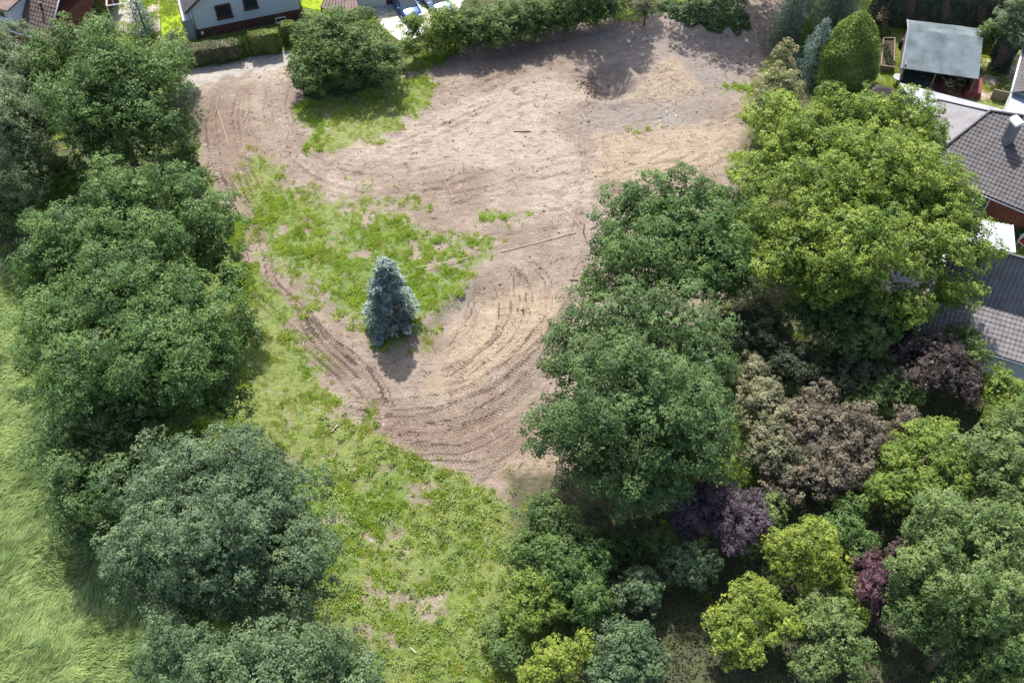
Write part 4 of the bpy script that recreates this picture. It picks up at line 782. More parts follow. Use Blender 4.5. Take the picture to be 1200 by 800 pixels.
# --- cars
BLUE = mat('blue_car_paint', (.035, .09, .23), .25, .6, metal=.4); SILV = mat('silver_blue_car_paint', (.30, .40, .52), .25, .6, metal=.5); CHR = mat('headlamp_glass', (.7, .72, .75), .1, .8); RUB = mat('tyre_rubber', (.02, .02, .02), .9, .1); RIM = mat('alloy', (.45, .45, .47), .35, .5, metal=.9); PLATE = mat('number_plate', (.8, .8, .78), .5)
def loft(rows, cap=True):
    mb = MB(); k = len(rows[0]); vs = [p for rw in rows for p in rw]; fs = []
    for i in range(len(rows)-1):
        for j in range(k-1): fs.append((i*k+j, i*k+j+1, (i+1)*k+j+1, (i+1)*k+j))
    if cap: fs.append(tuple(range(k))[::-1]); fs.append(tuple((len(rows)-1)*k+j for j in range(k)))
    return mb.add(vs, fs)
def car(paint, loc, rz, label, estate=False, roofm=None):
    o = empty('parked_car', loc, rz, label, 'car', 'cars parked on the concrete drive')
    st = [(-2.2, .35, .75, .62), (-2.12, .22, .9, .80), (-1.5, .2, .98, .88), (-.6, .2, .97, .90), (.6, .2, .95, .90), (1.0, .2, .92, .89), (1.7, .22, .82, .86), (2.08, .25, .70, .78), (2.2, .35, .58, .6)]
    rows = []
    for x, z0, z1, wd in st:
        rows.append([(x, -wd*.9, z0), (x, -wd, z0+.15), (x, -wd, z0+(z1-z0)*.6), (x, -wd*.93, z1-.04), (x, -wd*.7, z1), (x, 0, z1+.03), (x, wd*.7, z1), (x, wd*.93, z1-.04), (x, wd, z0+(z1-z0)*.6), (x, wd, z0+.15), (x, wd*.9, z0)])
    loft(rows).build('body', paint, o, True)
    cs = [(-2.0 if estate else -1.75, .95, .98, .78, .76), (-1.55 if estate else -1.2, .95, 1.40, .80, .62), (-.4, .95, 1.47, .82, .64), (.3, .95, 1.42, .82, .62), (1.15, .93, .97, .78, .74)]
    rows = [[(x, -a, z0), (x, -b, z1-.03), (x, -b*.8, z1), (x, b*.8, z1), (x, b, z1-.03), (x, a, z0)] for x, z0, z1, a, b in cs]
    loft(rows).build('cabin_glass', GLASS, o)
    rt = [[(x, -b*.98, z1-.02), (x, -b*.8, z1+.025), (x, 0, z1+.04), (x, b*.8, z1+.025), (x, b*.98, z1-.02)] for x, z0, z1, a, b in cs[1:4]]
    loft(rt, False).build('roof', roofm or paint, o, True)
    for s in (-1, 1):
        MB().tube([(.3, s*.63, 1.42), (1.15, s*.76, .97)], [.035, .035], 5).build('pillar', paint, o); MB().tube([(-.35, s*.66, 1.44), (-.35, s*.82, .96)], [.035, .035], 5).build('pillar', paint, o)
        MB().box((2.1, s*.55, .62), (.08, .16, .07)).build('headlight', CHR, o, bevel=.03); MB().box((.85, s*.98, .98), (.07, .1, .06)).build('wing_mirror', paint, o, bevel=.02)
        for x in (-1.35, 1.35):
            wmb = MB().tube([(x, s*.90, .32), (x, s*.72, .32)], [.32, .32], 16); wh = wmb.build('wheel', RUB, o); MB().tube([(x, s*.915, .32), (x, s*.88, .32)], [.2, .2], 12).build('rim', RIM, wh)
    MB().box((2.21, 0, .42), (.02, .26, .055)).build('number_plate', PLATE, o); MB().box((2.2, 0, .58), (.03, .4, .05)).build('grille', DARK, o)
    return o
v = P(486, 22)-P(466, -6); c = (P(486, 22)+P(466, -6))/2; ra = math.atan2(v.y, v.x)
SILW = mat('pale_car_roof', (.45, .5, .56), .2, .6, metal=.3)  # roof panel paler than the blue body
car(BLUE, tuple(P(475, 11)), ra, 'blue car with pale roof nearest the garage door', True, SILW); car(SILV, tuple(P(510, 5)), ra+.05, 'silver-blue car parked right of the blue one by the bushes'); car(BLUE, tuple(P(492, -12)), ra, 'blue car parked behind the two front cars, only its nose in the photo')
# --- right side gardens: shed
SH0 = P(1103, 92)
sh = empty('garden_shed', tuple(SH0), 0, 'wide shed with weathered blue-grey sheet roof behind the tiled house', 'shed')
q = [P(1057, 80, 2.05), P(1147, 93, 2.05)]; rg = [P(1065, 34, 3.1), P(1152, 45, 3.1)]; bk = [P(1064, 23.5, 2.45), P(1151, 34, 2.45)]
def rel(ps): return [p-SH0 for p in ps]
for (l0_, l1_, u0_, u1_) in ((q[0], q[1], rg[0], rg[1]), (rg[0], rg[1], bk[0], bk[1])):
    so = MB().slab(rel([l0_, l1_, u1_, u0_]), .08).build('roof_slope', SHEDR, sh)
    for i in range(8):
        s_ = rel([l0_.lerp(l1_, (i+.012)/8), l0_.lerp(l1_, (i+.988)/8), u0_.lerp(u1_, (i+.988)/8), u0_.lerp(u1_, (i+.012)/8)]); up_ = Vector((0, 0, .012+.006*(i % 3)))
        MB().slab([p+up_ for p in s_], .02).build('roof_sheet', SHEDR, so)
ctr = (q[0]+q[1]+bk[0]+bk[1])/4; wp = [ctr+(p-ctr)*.93 for p in (q[0], q[1], bk[1], bk[0])]
for i in range(4):
    a_, b_ = wp[i]-SH0, wp[(i+1) % 4]-SH0; zt = [1.9, 1.9, 2.3, 2.3]
    if i == 0: continue
    e_ = (b_-a_); mb = MB(); nn_ = Vector((e_.y, -e_.x, 0)).normalized()*.05
    mb.prism([tuple((a_+nn_)[:2]), tuple((b_+nn_)[:2]), tuple((b_-nn_)[:2]), tuple((a_-nn_)[:2])], 0, zt[i]).build('wall', WOOD, sh)
for t in (0, .45, 1): p = (wp[0].lerp(wp[1], t))-SH0; MB().box((p.x, p.y, .93), (.05, .05, .95)).build('post', WOOD, sh)
vg = MB(); a_, b_, c_ = [p-SH0 for p in (q[0], rg[0], bk[0])]; vg.tube([a_+Vector((-.05,0,.02)), b_+Vector((-.05,0,.02)), c_+Vector((-.05,0,.02))], [.06, .06, .06], 4); vg.build('verge_board', FELTL, sh)
sheet('terrace', [(1058, 78), (1098, 85), (1094, 110), (1054, 104)], TARP, .035); sheet('terrace', [(1099, 85), (1149, 93), (1147, 118), (1094, 110)], REDP, .04)
rp = MB(); rp.prism([tuple(P(*p))[:2] for p in ((1134, 96), (1149, 98), (1147, 116), (1129, 113))], .04, .55); tag(rp.build('low_terrace_wall', REDP), 'dark red slab block at the right end of the shed terrace', 'wall')
rr = random.Random(8); wp_ = empty('firewood_pile', tuple(P(1118, 99)), 0, 'heap of pale split firewood on the dark red terrace', 'firewood')
for i in range(26):
    p = Vector((rr.uniform(-.9, .9), rr.uniform(-.45, .45), rr.uniform(.1, .4))); d = Vector((rr.uniform(-1, 1), rr.uniform(-1, 1), rr.uniform(-.2, .3))).normalized()*rr.uniform(.15, .3)
    MB().tube([p-d, p+d], [.07, .06], 5).build('log', PALEW if i % 2 else WOOD, wp_)
sheet('patio', [(1150, 72), (1192, 52), (1192, 112), (1147, 118)], PAVE, .03)
pl = empty('planter_box', tuple(P(1038, 72)), 0, 'raised planter box filled with dark plants on the lawn beside the shed', 'planter'); p0 = P(1038, 72)
cs_ = [P(1033, 52)-p0, P(1046, 52)-p0, P(1045, 86)-p0, P(1030, 84)-p0]
for i in range(4):
    a_, b_ = cs_[i], cs_[(i+1) % 4]; e_ = (b_-a_).normalized(); nn_ = Vector((e_.y, -e_.x, 0))*.04
    MB().prism([tuple((a_+nn_-e_*.02)[:2]), tuple((b_+nn_-e_*.06)[:2]), tuple((b_-nn_-e_*.06)[:2]), tuple((a_-nn_-e_*.02)[:2])], 0, .7).build('board', WOOD, pl)
MB().prism([tuple((c_*.9)[:2]) for c_ in cs_], .1, .58).build('soil', SOILM, pl)
r_ = np.random.default_rng(3); cc = np.stack([r_.uniform(-.35, .35, 900), r_.uniform(-1.4, 1.4, 900), .6+r_.random(900)*.25], 1); V, F = leaf_quads(cc, unit(r_.normal(size=(900, 3))+[0, 0, 1]), .06, .6, r_); link('plants', np_mesh('plants', V, F, M['dark'], False, r_.random(900)), pl)
bq = MB(); bq.tube([(0,0,0), (0,0,.35), (0,0,.9)], [.28, .33, .28], 14); bb = bq.build('rain_barrel', DARK, None, True); bb.location = tuple(P(1056, 56)); tag(bb, 'black rain barrel at the left corner of the shed', 'barrel')
tb = empty('garden_table', tuple(P(1050, 98)), 0, 'small round pale garden table between hut and shed terrace', 'table'); MB().tube([(0,0,.68), (0,0,.72)], [.42, .42], 16).build('table_top', FELTL, tb); MB().tube([(0,0,0), (0,0,.68)], [.04, .04], 6).build('leg', DARK, tb)
hu = empty('garden_hut', tuple(P(1030, 112)), 0, 'small garden hut with dark hipped felt roof beside the big thuja', 'hut'); h0 = P(1030, 112)
k4 = [P(1004, 112, 2.0)-h0, P(1034, 124, 2.0)-h0, P(1056, 108, 2.0)-h0, P(1026, 96, 2.0)-h0]; ap = P(1031, 98, 2.8)-h0; k0 = sum((Vector(p) for p in k4), Vector())/4; ap = Vector((k0.x, k0.y, 2.75))
for i in range(4): MB().slab([k4[i], k4[(i+1) % 4], ap], .06).build('roof_slope', mat('dark_felt', (.05, .04, .045), .9, .1) if i == 0 else bpy.data.materials['dark_felt'], hu)
MB().prism([tuple((k0+(Vector(p)-k0)*.85)[:2]) for p in k4], 0, 1.95).build('wall', WOOD, hu)
# --- annex and the upper tiled house
an = empty('flat_roofed_annex', tuple(P(1110, 130)), 0, 'long low annex with pale grey flat roof between shed and tiled house', 'annex'); a0 = P(1110, 130)
ar = [P(*p, 2.7)-a0 for p in ((1054, 97), (1120, 114), (1196, 134), (1196, 152), (1140, 140), (1096, 128), (1072, 122))]
MB().prism([tuple(p[:2]) for p in ar], 2.58, 2.7).build('flat_roof', FELTL, an); ac_ = sum(ar, Vector())/len(ar); MB().prism([tuple((ac_+(p-ac_)*.95)[:2]) for p in ar], 0, 2.58).build('wall', FELTL, an)
for i in (3, 9, 15, 21):
    s0 = ar[0].lerp(ar[2], i/24)+Vector((0, 0, .02)); s1 = s0+(ar[6]-ar[0])*.9; 
E1 = P(1078, 197, 3.0); E2 = P(1260, 271, 3.0); HT = P(1160, 131, 5.4); nr_ = (E2-E1).cross(HT-E1).normalized(); R2 = on_plane(1260, 146, E1, nr_); ee = (E2-E1).normalized()
h1 = empty('tiled_house', (0, 0, 0), 0, 'brick house with grey pantile hip roof and capped chimney, upper right', 'house')
MB().slab([E1, E2, R2, HT], .15).build('roof', TILEG, h1); tile_roof([E1, E2, R2, HT], ee, TILEG, h1)
L1 = P(1098, 117, 3.3); L2 = P(1092, 160, 3.0)
MB().slab([E1-Vector((0,0,.02)), HT-Vector((0,0,.02)), L1], .12).build('side_roof', FELT, h1)
rdg = MB(); rdg.tube([E1+Vector((0,0,.1)), HT+Vector((0,0,.1)), R2+Vector((0,0,.1))], [.12, .12, .12], 6); rdg.tube([HT+Vector((0,0,.04)), L1+Vector((0,0,.04))], [.06, .06], 5); rdg.build('ridge_tiles', TILEG, h1, True)
bdir = Vector((-ee.y, ee.x, 0)); bdir = bdir if bdir.y > 0 else -bdir
MB().prism([tuple(p[:2]) for p in (E1+bdir*.6+ee*.8, E2+bdir*.6, R2+bdir*.5, HT+bdir*.5)], -.2, 2.85).build('wall', BRICK, h1)
w0 = E1+bdir*.6; w0.z = 0; eh, nh = frame_of(w0, w0+ee)
for px in (1108, 1140, 1152): c_ = on_plane(px, 226+(px-1140)*.41, w0, nh); c_.z = 1.6; window(h1, c_, eh, nh, 1.1, 1.7, WHITE, 1)
MB().tube([E1+nh*.08-Vector((0,0,.12)), E2+nh*.08-Vector((0,0,.12))], [.07, .07], 6).build('gutter', METAL, h1, True)
cb = on_plane(1180, 168, E1, nr_); ch = MB().box((cb.x, cb.y+.1, cb.z+.7), (.34, .3, 1.15), .35); co = ch.build('chimney', FELT, h1, bevel=.02)
cw = MB()
ct = Vector((cb.x, cb.y+.1, cb.z+1.95)); ca = Vector((math.cos(.35), math.sin(.35), 0)); cpn = Vector((-ca.y, ca.x, 0)); pts_ = []
for k in range(9):
    t = math.pi*k/8; pts_.append((math.cos(t)*.4, math.sin(t)*.34))
for sgn in (-1, 1):
    for (u_, z_) in pts_: cw.v.append(tuple(ct+ca*u_+cpn*.42*sgn+Vector((0,0,z_))))
for k in range(8): cw.f.append((k, k+1, 10+k, 9+k))
cw.f.append(tuple(range(9))); cw.f.append(tuple(range(9, 18))[::-1]); cw.build('chimney_cap', mat('bright_steel', (.78, .8, .82), .4, .5, metal=.35), co)
MB().tube([ct+ca*.5, ct+ca*.5+Vector((0,0,1.0))], [.04, .03], 6).build('flue', METAL, co, True)
# --- lean-to and next house at the right edge
le = empty('lean_to', tuple(P(1215, 130)), 0, 'lean-to with light blue-grey sheet roof at the right edge above the chimney', 'lean-to'); l0 = P(1215, 130)
lr = [P(1187, 109, 2.9)-l0, P(1250, 122, 2.9)-l0, P(1250, 160, 2.75)-l0, P(1178, 132, 2.75)-l0]; MB().slab(lr, .08).build('roof', mat('blue_grey_sheet', (.27, .32, .37), .4, .5, noise=.1), le); lc_ = sum(lr, Vector())/4; MB().prism([tuple((lc_+(p-lc_)*.9)[:2]) for p in lr], 0, 2.6).build('wall', WHITE, le)
nh_ = empty('terraced_house', tuple(P(1230, 80)), 0, 'house edge with dark tiles and white gutter at the far right by the patio', 'house'); n0 = P(1230, 80)
nr2 = [P(1187, 108, 3.2)-n0, P(1203, 48, 3.2)-n0, P(1260, 40, 5)-n0, P(1260, 110, 5)-n0]
nn2 = (nr2[1]-nr2[0]).cross(nr2[2]-nr2[0]).normalized(); nr2[3] = nr2[2]+(nr2[0]-nr2[1])
MB().slab(nr2, .15).build('roof', TILEG, nh_); tile_roof(nr2, (nr2[1]-nr2[0]).normalized(), TILEG, nh_)
MB().tube([nr2[0]-Vector((.1,0,.05)), nr2[1]-Vector((.1,0,.05))], [.1, .1], 6).build('gutter', WHITE, nh_, True); nc_ = sum(nr2, Vector())/4; MB().prism([tuple((nc_+(p-nc_)*.9)[:2]) for p in nr2], 0, 3.0).build('wall', WHITE, nh_)
fs = MB().box(P(1176, 119)+Vector((0,0,.5)), (1.1, .05, .5), -.35); tag(fs.build('wooden_screen', WOOD), 'low dark wooden screen at the end of the pinkish patio', 'fence')
cone_leaves('shrub', 1180, 112, 1.2, .8, 'low shrub by the wooden screen at the pinkish patio', 'shrub', 'shrub', 2500, .07, seed=31)
# --- the lower tiled house
D1 = P(1078, 389, 2.7); D2 = P(1290, 452, 2.7); de = (D2-D1).normalized(); db = Vector((-de.y, de.x, 0)); db = db if db.y > 0 else -db
h2 = empty('tiled_house', (0, 0, 0), 0, 'house with two-pitch pantile roof, steep top tilted out of the sun and pale lower slope, right edge', 'house')
def on_slope(px, py, p0, pitch):
    s = db*math.cos(pitch)+Vector((0,0,math.sin(pitch))); return on_plane(px, py, p0, de.cross(s).normalized())
p25 = math.radians(24); K1 = on_slope(1104, 341, D1, p25); kd = K1-D1; kl = kd.dot(db*math.cos(p25)+Vector((0,0,math.sin(p25)))); up25 = (db*math.cos(p25)+Vector((0,0,math.sin(p25))))*kl
K1 = D1+up25; K2 = D2+up25; p60 = math.radians(63); up60 = db*math.cos(p60)+Vector((0,0,math.sin(p60)))  # upper pitch made steeper than the sun's height to keep that slope shaded
T1 = on_slope(1143, 288, K1, p60); tl = (T1-K1).dot(up60); T1 = K1+up60*tl+de*.4; T2 = K2+up60*tl
MB().slab([D1, D2, K2, K1], .14).build('lower_roof', TILEL, h2); tile_roof([D1, D2, K2, K1], de, TILEL, h2)
MB().slab([K1, K2, T2, T1], .14).build('steep_roof', TILEG, h2); tile_roof([K1, K2, T2, T1], de, TILEL, h2)
T3_ = T2+db*2.6-Vector((0,0,3.9)); T4_ = T1+db*2.6-Vector((0,0,3.9)); MB().slab([T1, T2, T3_, T4_], .14).build('back_roof', TILEG, h2)
MB().tube([T1+Vector((0,0,.08)), T2+Vector((0,0,.08))], [.12, .12], 6).build('ridge_tiles', TILEG, h2, True)
WALLW = mat('white_render', (.62, .66, .68), .8, .2, noise=.1)
v_ = [D1+db*.5+de*.3, D2+db*.5, K2, K1+de*.3]; MB().prism([tuple(p[:2]) for p in v_], -.2, [2.5, 2.5, K1.z-.2, K1.z-.2]).build('wall', WALLW, h2)
MB().prism([tuple(p[:2]) for p in (K1+de*.3, K2, T3_, T4_)], -.2, [K1.z-.2, K1.z-.2, T3_.z-.2, T4_.z-.2]).build('wall', WALLW, h2)
MB().tube([D1-db*.08-Vector((0,0,.12)), D2-db*.08-Vector((0,0,.12))], [.08, .08], 8).build('gutter', METAL, h2, True)
# --- glass roofed conservatory between the houses
cv = empty('conservatory', tuple(P(1160, 285)), 0, 'white framed conservatory roof between the two tiled houses', 'conservatory'); c0 = P(1160, 285)
k = [P(1148, 257, 2.8)-c0, P(1187, 264, 2.8)-c0, P(1190, 296, 2.4)-c0, P(1120, 284, 2.4)-c0]; PANEL = mat('milky_roof_panel', (.34, .37, .42), .3, .6, noise=.06)
for i in range(7):
    a_, b_ = k[0].lerp(k[1], i/7), k[0].lerp(k[1], (i+.94)/7); c_, d_ = k[3].lerp(k[2], i/7), k[3].lerp(k[2], (i+.94)/7)
    MB().slab([a_, b_, d_, c_], .03).build('roof_panel', PANEL, cv)
for i in range(8): a_, c_ = k[0].lerp(k[1], (i-.03)/7), k[3].lerp(k[2], (i-.03)/7); MB().tube([a_+Vector((0,0,.03)), c_+Vector((0,0,.03))], [.04, .04], 4).build('glazing_bar', WHITE, cv)
kc = sum(k, Vector())/4; MB().prism([tuple((kc+(p-kc)*.95)[:2]) for p in k], 0, 2.35).build('wall', FELTL, cv)
gch = empty('garden_chair', tuple(P(1196, 288)), .6, 'white garden chair with a red cushion right of the conservatory', 'chair')
MB().box((0,0,.42), (.25,.25,.03)).build('seat', WHITE, gch); MB().box((0,.26,.75), (.25,.03,.35)).build('backrest', WHITE, gch); MB().box((0,0,.49), (.22,.22,.04)).build('cushion', mat('red_cloth', (.35,.04,.04), .9), gch)
for sx in (-1, 1):
    for sy in (-1, 1): MB().box((sx*.22, sy*.22, .2), (.02,.02,.2)).build('leg', WHITE, gch)
cone_leaves('gold', 1176, 258, 2.2, 1.1, 'golden yellow bush under the eave of the upper tiled house', 'golden_shrub', 'shrub', 4500, .075, seed=41, sharp=.5); cone_leaves('shrub', 1200, 272, 1.7, .9, 'green bush right of the golden yellow bush', 'shrub', 'shrub', 3500, .075, seed=42, sharp=.5)
sheet('patio', [(985, 330), (1100, 300), (1150, 290), (1130, 360), (1060, 380), (1000, 372)], PATIO, .03)
ws = empty('lean_to', tuple(P(1070, 325)), 0, 'pale ribbed shelter roof glimpsed through the bright oak', 'lean-to'); w0_ = P(1070, 325); k = [P(1045, 318, 2.4)-w0_, P(1095, 312, 2.4)-w0_, P(1098, 336, 2.2)-w0_, P(1050, 342, 2.2)-w0_]; MB().slab(k, .06).build('roof', FELTL, ws)
for p in k: MB().tube([(p.x, p.y, 0), (p.x, p.y, p.z)], [.05, .05], 5).build('post', WHITE, ws)
par = empty('parasol', tuple(P(1214, 530)), 0, 'white parasol cut by the right edge of the photo', 'parasol'); pc = MB()
for i in range(8):
    a_, b_ = 2*math.pi*i/8, 2*math.pi*(i+1)/8; pc.slab([(0,0,2.6), (1.2*math.cos(a_), 1.2*math.sin(a_), 2.15), (1.2*math.cos(b_), 1.2*math.sin(b_), 2.15)], .02)
pc.build('canopy', WHITE, par); MB().tube([(0,0,0), (0,0,2.6)], [.03, .03], 6).build('pole', WHITE, par)
# --- conifers and hedges on the right
cone_leaves('thuja', 985, 100, 7.4, 2.35, 'huge dense egg-shaped thuja at the top right beside the lawn', 'thuja_tree', 'tree', 46000, .085, seed=51, sharp=.36, lumps=.7)
cone_leaves('thuja', 938, 64, 4.6, .55, 'narrow pointed cypress among the blue firs', 'cypress', 'tree', 5000, .06, seed=52, sharp=.9); cone_leaves('thuja', 947, 66, 4.0, .45, 'second narrow cypress, just right of the taller one', 'cypress', 'tree', 4000, .06, seed=53, sharp=.9)
for i, (px, py, h_, r_, kd_, lb) in enumerate(((916, 60, 8, 1.9, 'conifer_dark', 'dark fir at the left end of the conifer group at the top'), (950, 90, 6.2, 2.0, 'sky_fir', 'blue-green fir right beside the big egg-shaped thuja'), (930, 40, 9, 2.0, 'sky_fir', 'blue-green fir behind the narrow cypresses'), (975, 40, 9, 2.2, 'conifer_dark', 'dark fir behind the big egg-shaped thuja'))):
    conifer(kd_, px, py, h_, r_, lb, 'fir_tree', n=14000, seed=60+i, powr=.75, group='firs at the top right')
shrub('thuja_gold', [(915,75,18,22,4.2,2.0),(905,100,22,24,3.6,1.9),(893,125,20,24,3,1.7),(920,110,20,24,4,1.8),(903,150,20,20,2.4,1.4)], 'straw-coloured conifer hedge between bare soil and the big thuja', 'conifer_hedge', 'hedge', pr=.4, asp=.4)
hedge('conifer_dark', (1018, 22), (1172, 42), 4.2, 1.8, 'tall dark conifer hedge behind the shed roof', n=22000, leaf=.085, wave=.12); hedge('conifer_dark', (1168, 86), (1176, 52), 3.2, 1.5, 'dark conifer hedge running back from the pinkish patio', n=8000, leaf=.08, wave=.12)
shrub('maple', [(1165,38,18,16,3,1.3),(1150,45,10,10,2.6,1)], 'light green shrub at the right corner of the shed roof'); tree('willow_tree', 'willow', [(1190,18,26,26,5,2.2),(1205,40,22,26,4,2)], 'silvery willow at the upper right corner', pr=.5, leaf=.09, asp=.35, trunk=.15)
cone_leaves('shrub', 1034, 40, 1.1, .6, 'small round bush on the lawn left of the shed', 'bush', 'bush', 1800, .06, seed=71, sharp=.5)
tree('birch_tree', 'olive', [(1030,22,6,10,2.6,1.2)], 'thin young bare-looking tree on the lawn by the tall hedge', base=(1030,40,0), pr=.3, leaf=.05, cover=1.2, trunk=.05)
# --- things lying about on the site
STRG = mat('pale_string', (.46, .40, .33), .8)
def stick(name, pts, r0, m, label, cat, lift=.03):
    o = MB().tube([G(*p, lift) if len(p) == 2 else G(p[0], p[1], p[2]) for p in pts], [r0]*len(pts), 6).build(name, m); return tag(o, label, cat)
stick('fallen_log', [(389, 507), (396, 499)], .06, PALEW, 'short pale log lying in the grass left of the bare soil tip', 'log', .1)
stick('fallen_branch', [(587, 295), (615, 288), (645, 280), (675, 272)], .03, PALEW, 'long straw-coloured pole lying across the soil above the sandy tracks', 'pole', .07)
stick('fallen_branch', [(487, 316), (515, 311), (547, 304)], .03, PALEW, 'pale pole lying in the green grass right of the spruce', 'pole', .25)
stick('survey_string', [(662, 243), (672, 256), (684, 270)], .013, STRG, 'thin white string running to the short dark stake', 'string', .1)
stick('survey_string', [(592, 140), (602, 160), (617, 184)], .013, STRG, 'thin white string on the pale soil in the upper middle', 'string', .06)
stick('survey_string', [(511, 192), (519, 208), (532, 232)], .013, STRG, 'thin white string on the soil above the green patch', 'string', .06)
stick('survey_string', [(580, 95), (587, 110), (590, 116)], .013, STRG, 'shortest thin white string near the row of bushes', 'string', .06)
stick('survey_string', [(254, 125), (262, 150), (268, 170)], .013, STRG, 'thin pale string on the soil near the road', 'string', .06)
stick('survey_stake', [(684, 272), (684, 272, 1.0)], .045, WOOD, 'short dark wooden stake at the left rim of the dark green oak', 'stake', -.1)
stick('fallen_branch', [(481, 760), (488, 766)], .03, STRG, 'white peeled branch in the weeds at the bottom centre', 'branch', .2)
stick('fallen_branch', [(602, 154), (622, 155)], .04, BARK, 'dark stick lying on the pale soil in the upper middle', 'branch', .05)
stick('fallen_branch', [(667, 328), (678, 328)], .04, BARK, 'small dark stick beside the dark green oak', 'branch', .05)
db_ = empty('root_heap', tuple(G(240, 208)), 0, 'heap of dark torn-out roots at the left rim of the soil', 'root heap'); rr = random.Random(4)
for i in range(22):
    p = Vector((rr.gauss(0, .45), rr.gauss(0, .4), rr.uniform(0, .35))); d = Vector((rr.uniform(-1, 1), rr.uniform(-1, 1), rr.uniform(-.3, .5)))*rr.uniform(.2, .5); MB().tube([p-d, p, p+d+Vector((0, 0, .1))], [.03, .07, .02], 5).build('root', BARK, db_)
def stones(name, n, seed, dist, size, m, label, cat):
    r = np.random.default_rng(seed); x, y = dist(r, n); n = len(x); f = fields(x, y); k = (f['gr'] < .35)&(f['lit'] < .5); x, y = x[k], y[k]; n = len(x)
    s = size*r.lognormal(0, .45, n); base = np.array([(1,0,0),(-.5,.87,0),(-.5,-.87,0),(0,0,.8),(0,0,-.6)]); V = base[None]*s[:, None, None]*r.uniform(.7, 1.3, (n, 5, 1)); a = r.random(n)*6.28; ca, sa = np.cos(a)[:, None], np.sin(a)[:, None]
    V = np.stack([V[..., 0]*ca-V[..., 1]*sa, V[..., 0]*sa+V[..., 1]*ca, V[..., 2]], -1)+np.stack([x, y, hza(x, y)+s*.15], 1)[:, None]
    F0 = np.array([(0,1,3),(1,2,3),(2,0,3),(1,0,4),(2,1,4),(0,2,4)]); F = (F0[None]+np.arange(n)[:, None, None]*5).reshape(-1, 3)
    tag(link(name, np_mesh(name, V.reshape(-1, 3), F, m)), label, cat, kind='stuff')
un = lambda r, n: (r.uniform(-24, 24, n), r.uniform(14, 62, n))
def clus(px, py, sd_): 
    def f(r, n): c = P(px, py); return c.x+r.normal(size=n)*sd_[0], c.y+r.normal(size=n)*sd_[1]
    return f
stones('soil_clods', 9000, 1, un, .036, mat('clod_earth', (.11, .08, .065), .95), 'small dark clods scattered over the bare soil', 'clods'); stones('pebbles', 6000, 2, un, .030, mat('pale_stone', (.55, .52, .48), .8), 'pale pebbles scattered over the bare soil', 'pebbles')
stones('spoil', 420, 3, clus(692, 100, (.45, 1.0)), .06, mat('dug_earth', (.13, .095, .075), .95), 'dark lumps of dug earth along the left rim of the pit', 'earth lumps'); stones('rubble', 60, 4, clus(787, 138, (.6, .5)), .06, mat('white_rubble', (.55, .53, .5), .8), 'white rubble lying on the soil right of the pit', 'rubble')
def litter_sticks(name, n, seed, m, label):
    r = np.random.default_rng(seed); x, y = r.uniform(-24, 26, n), r.uniform(12, 62, n); f = fields(x, y); k = (f['dirt'] > .5)&(f['lit'] < .5); x, y = x[k], y[k]; mb = MB()
    for a_, b_, t, l in zip(x, y, r.random(len(x))*3.14, r.uniform(.1, .45, len(x))):
        z_ = hz(a_, b_)+.03; dx, dy = math.cos(t)*l, math.sin(t)*l; mb.tube([(a_-dx, b_-dy, z_), (a_, b_, z_+.03), (a_+dx, b_+dy, z_)], [.012, .02, .008], 3, False)
    tag(mb.build(name, m), label, 'sticks', kind='stuff')
litter_sticks('twigs', 700, 6, BARK, 'dark broken twigs and roots strewn over the bare soil'); litter_sticks('dry_stalks', 400, 7, PALEW, 'pale dry stalks strewn over the bare soil')
# ivy bank
def ground_leaves(name, kind, poly, n, leaf, label, h=.4, cat='ground cover', seed=5):
    r = np.random.default_rng(seed); w_ = W(poly); x = r.uniform(w_[:, 0].min(), w_[:, 0].max(), n*2); y = r.uniform(w_[:, 1].min(), w_[:, 1].max(), n*2); s = sdist(x, y, w_)+fbm(x, y, 2, 5)*1.2
    k = (s < 0)&(r.random(2*n) < .75+.9*fbm(x, y, 1.3, 8)); x, y = x[k], y[k]; m = len(x); c = np.stack([x, y, hza(x, y)+h*(.5+.5*fbm(x, y, 1.0, 9))*r.random(m)], 1); V, F = leaf_quads(c, unit(r.normal(size=(m, 3))*.6+[0, 0, 1]), leaf, .7, r); LEAFTOT[0] += m
    tag(link(name, np_mesh(name, V, F, M[kind], False, r.random(m))), label, cat, kind='stuff')
ground_leaves('ivy', 'ivy', [(765, 8), (790, -10), (880, -15), (870, 35), (850, 48), (790, 32)], 14000, .09, 'dark green ivy and nettles covering the bank at the top')
ground_leaves('bramble', 'ivy', [(345, 80), (470, 78), (478, 92), (430, 112), (372, 118), (346, 104)], 9000, .08, 'low brambles in the shade in front of the big laurel bush', .3)
ground_leaves('undergrowth', 'shrub', [(-40, 200), (100, 190), (200, 180), (235, 215), (180, 230), (60, 250), (-40, 300)], 16000, .09, 'leafy undergrowth beneath the willow and maple at left', .8, seed=6)
ground_leaves('forest_floor_herbs', 'dark', [(620, 590), (760, 600), (900, 540), (1200, 440), (1260, 800), (960, 830), (900, 800), (640, 830)], 26000, .08, 'dark herbs on the shaded ground beneath the right-hand thicket', .5, seed=7)
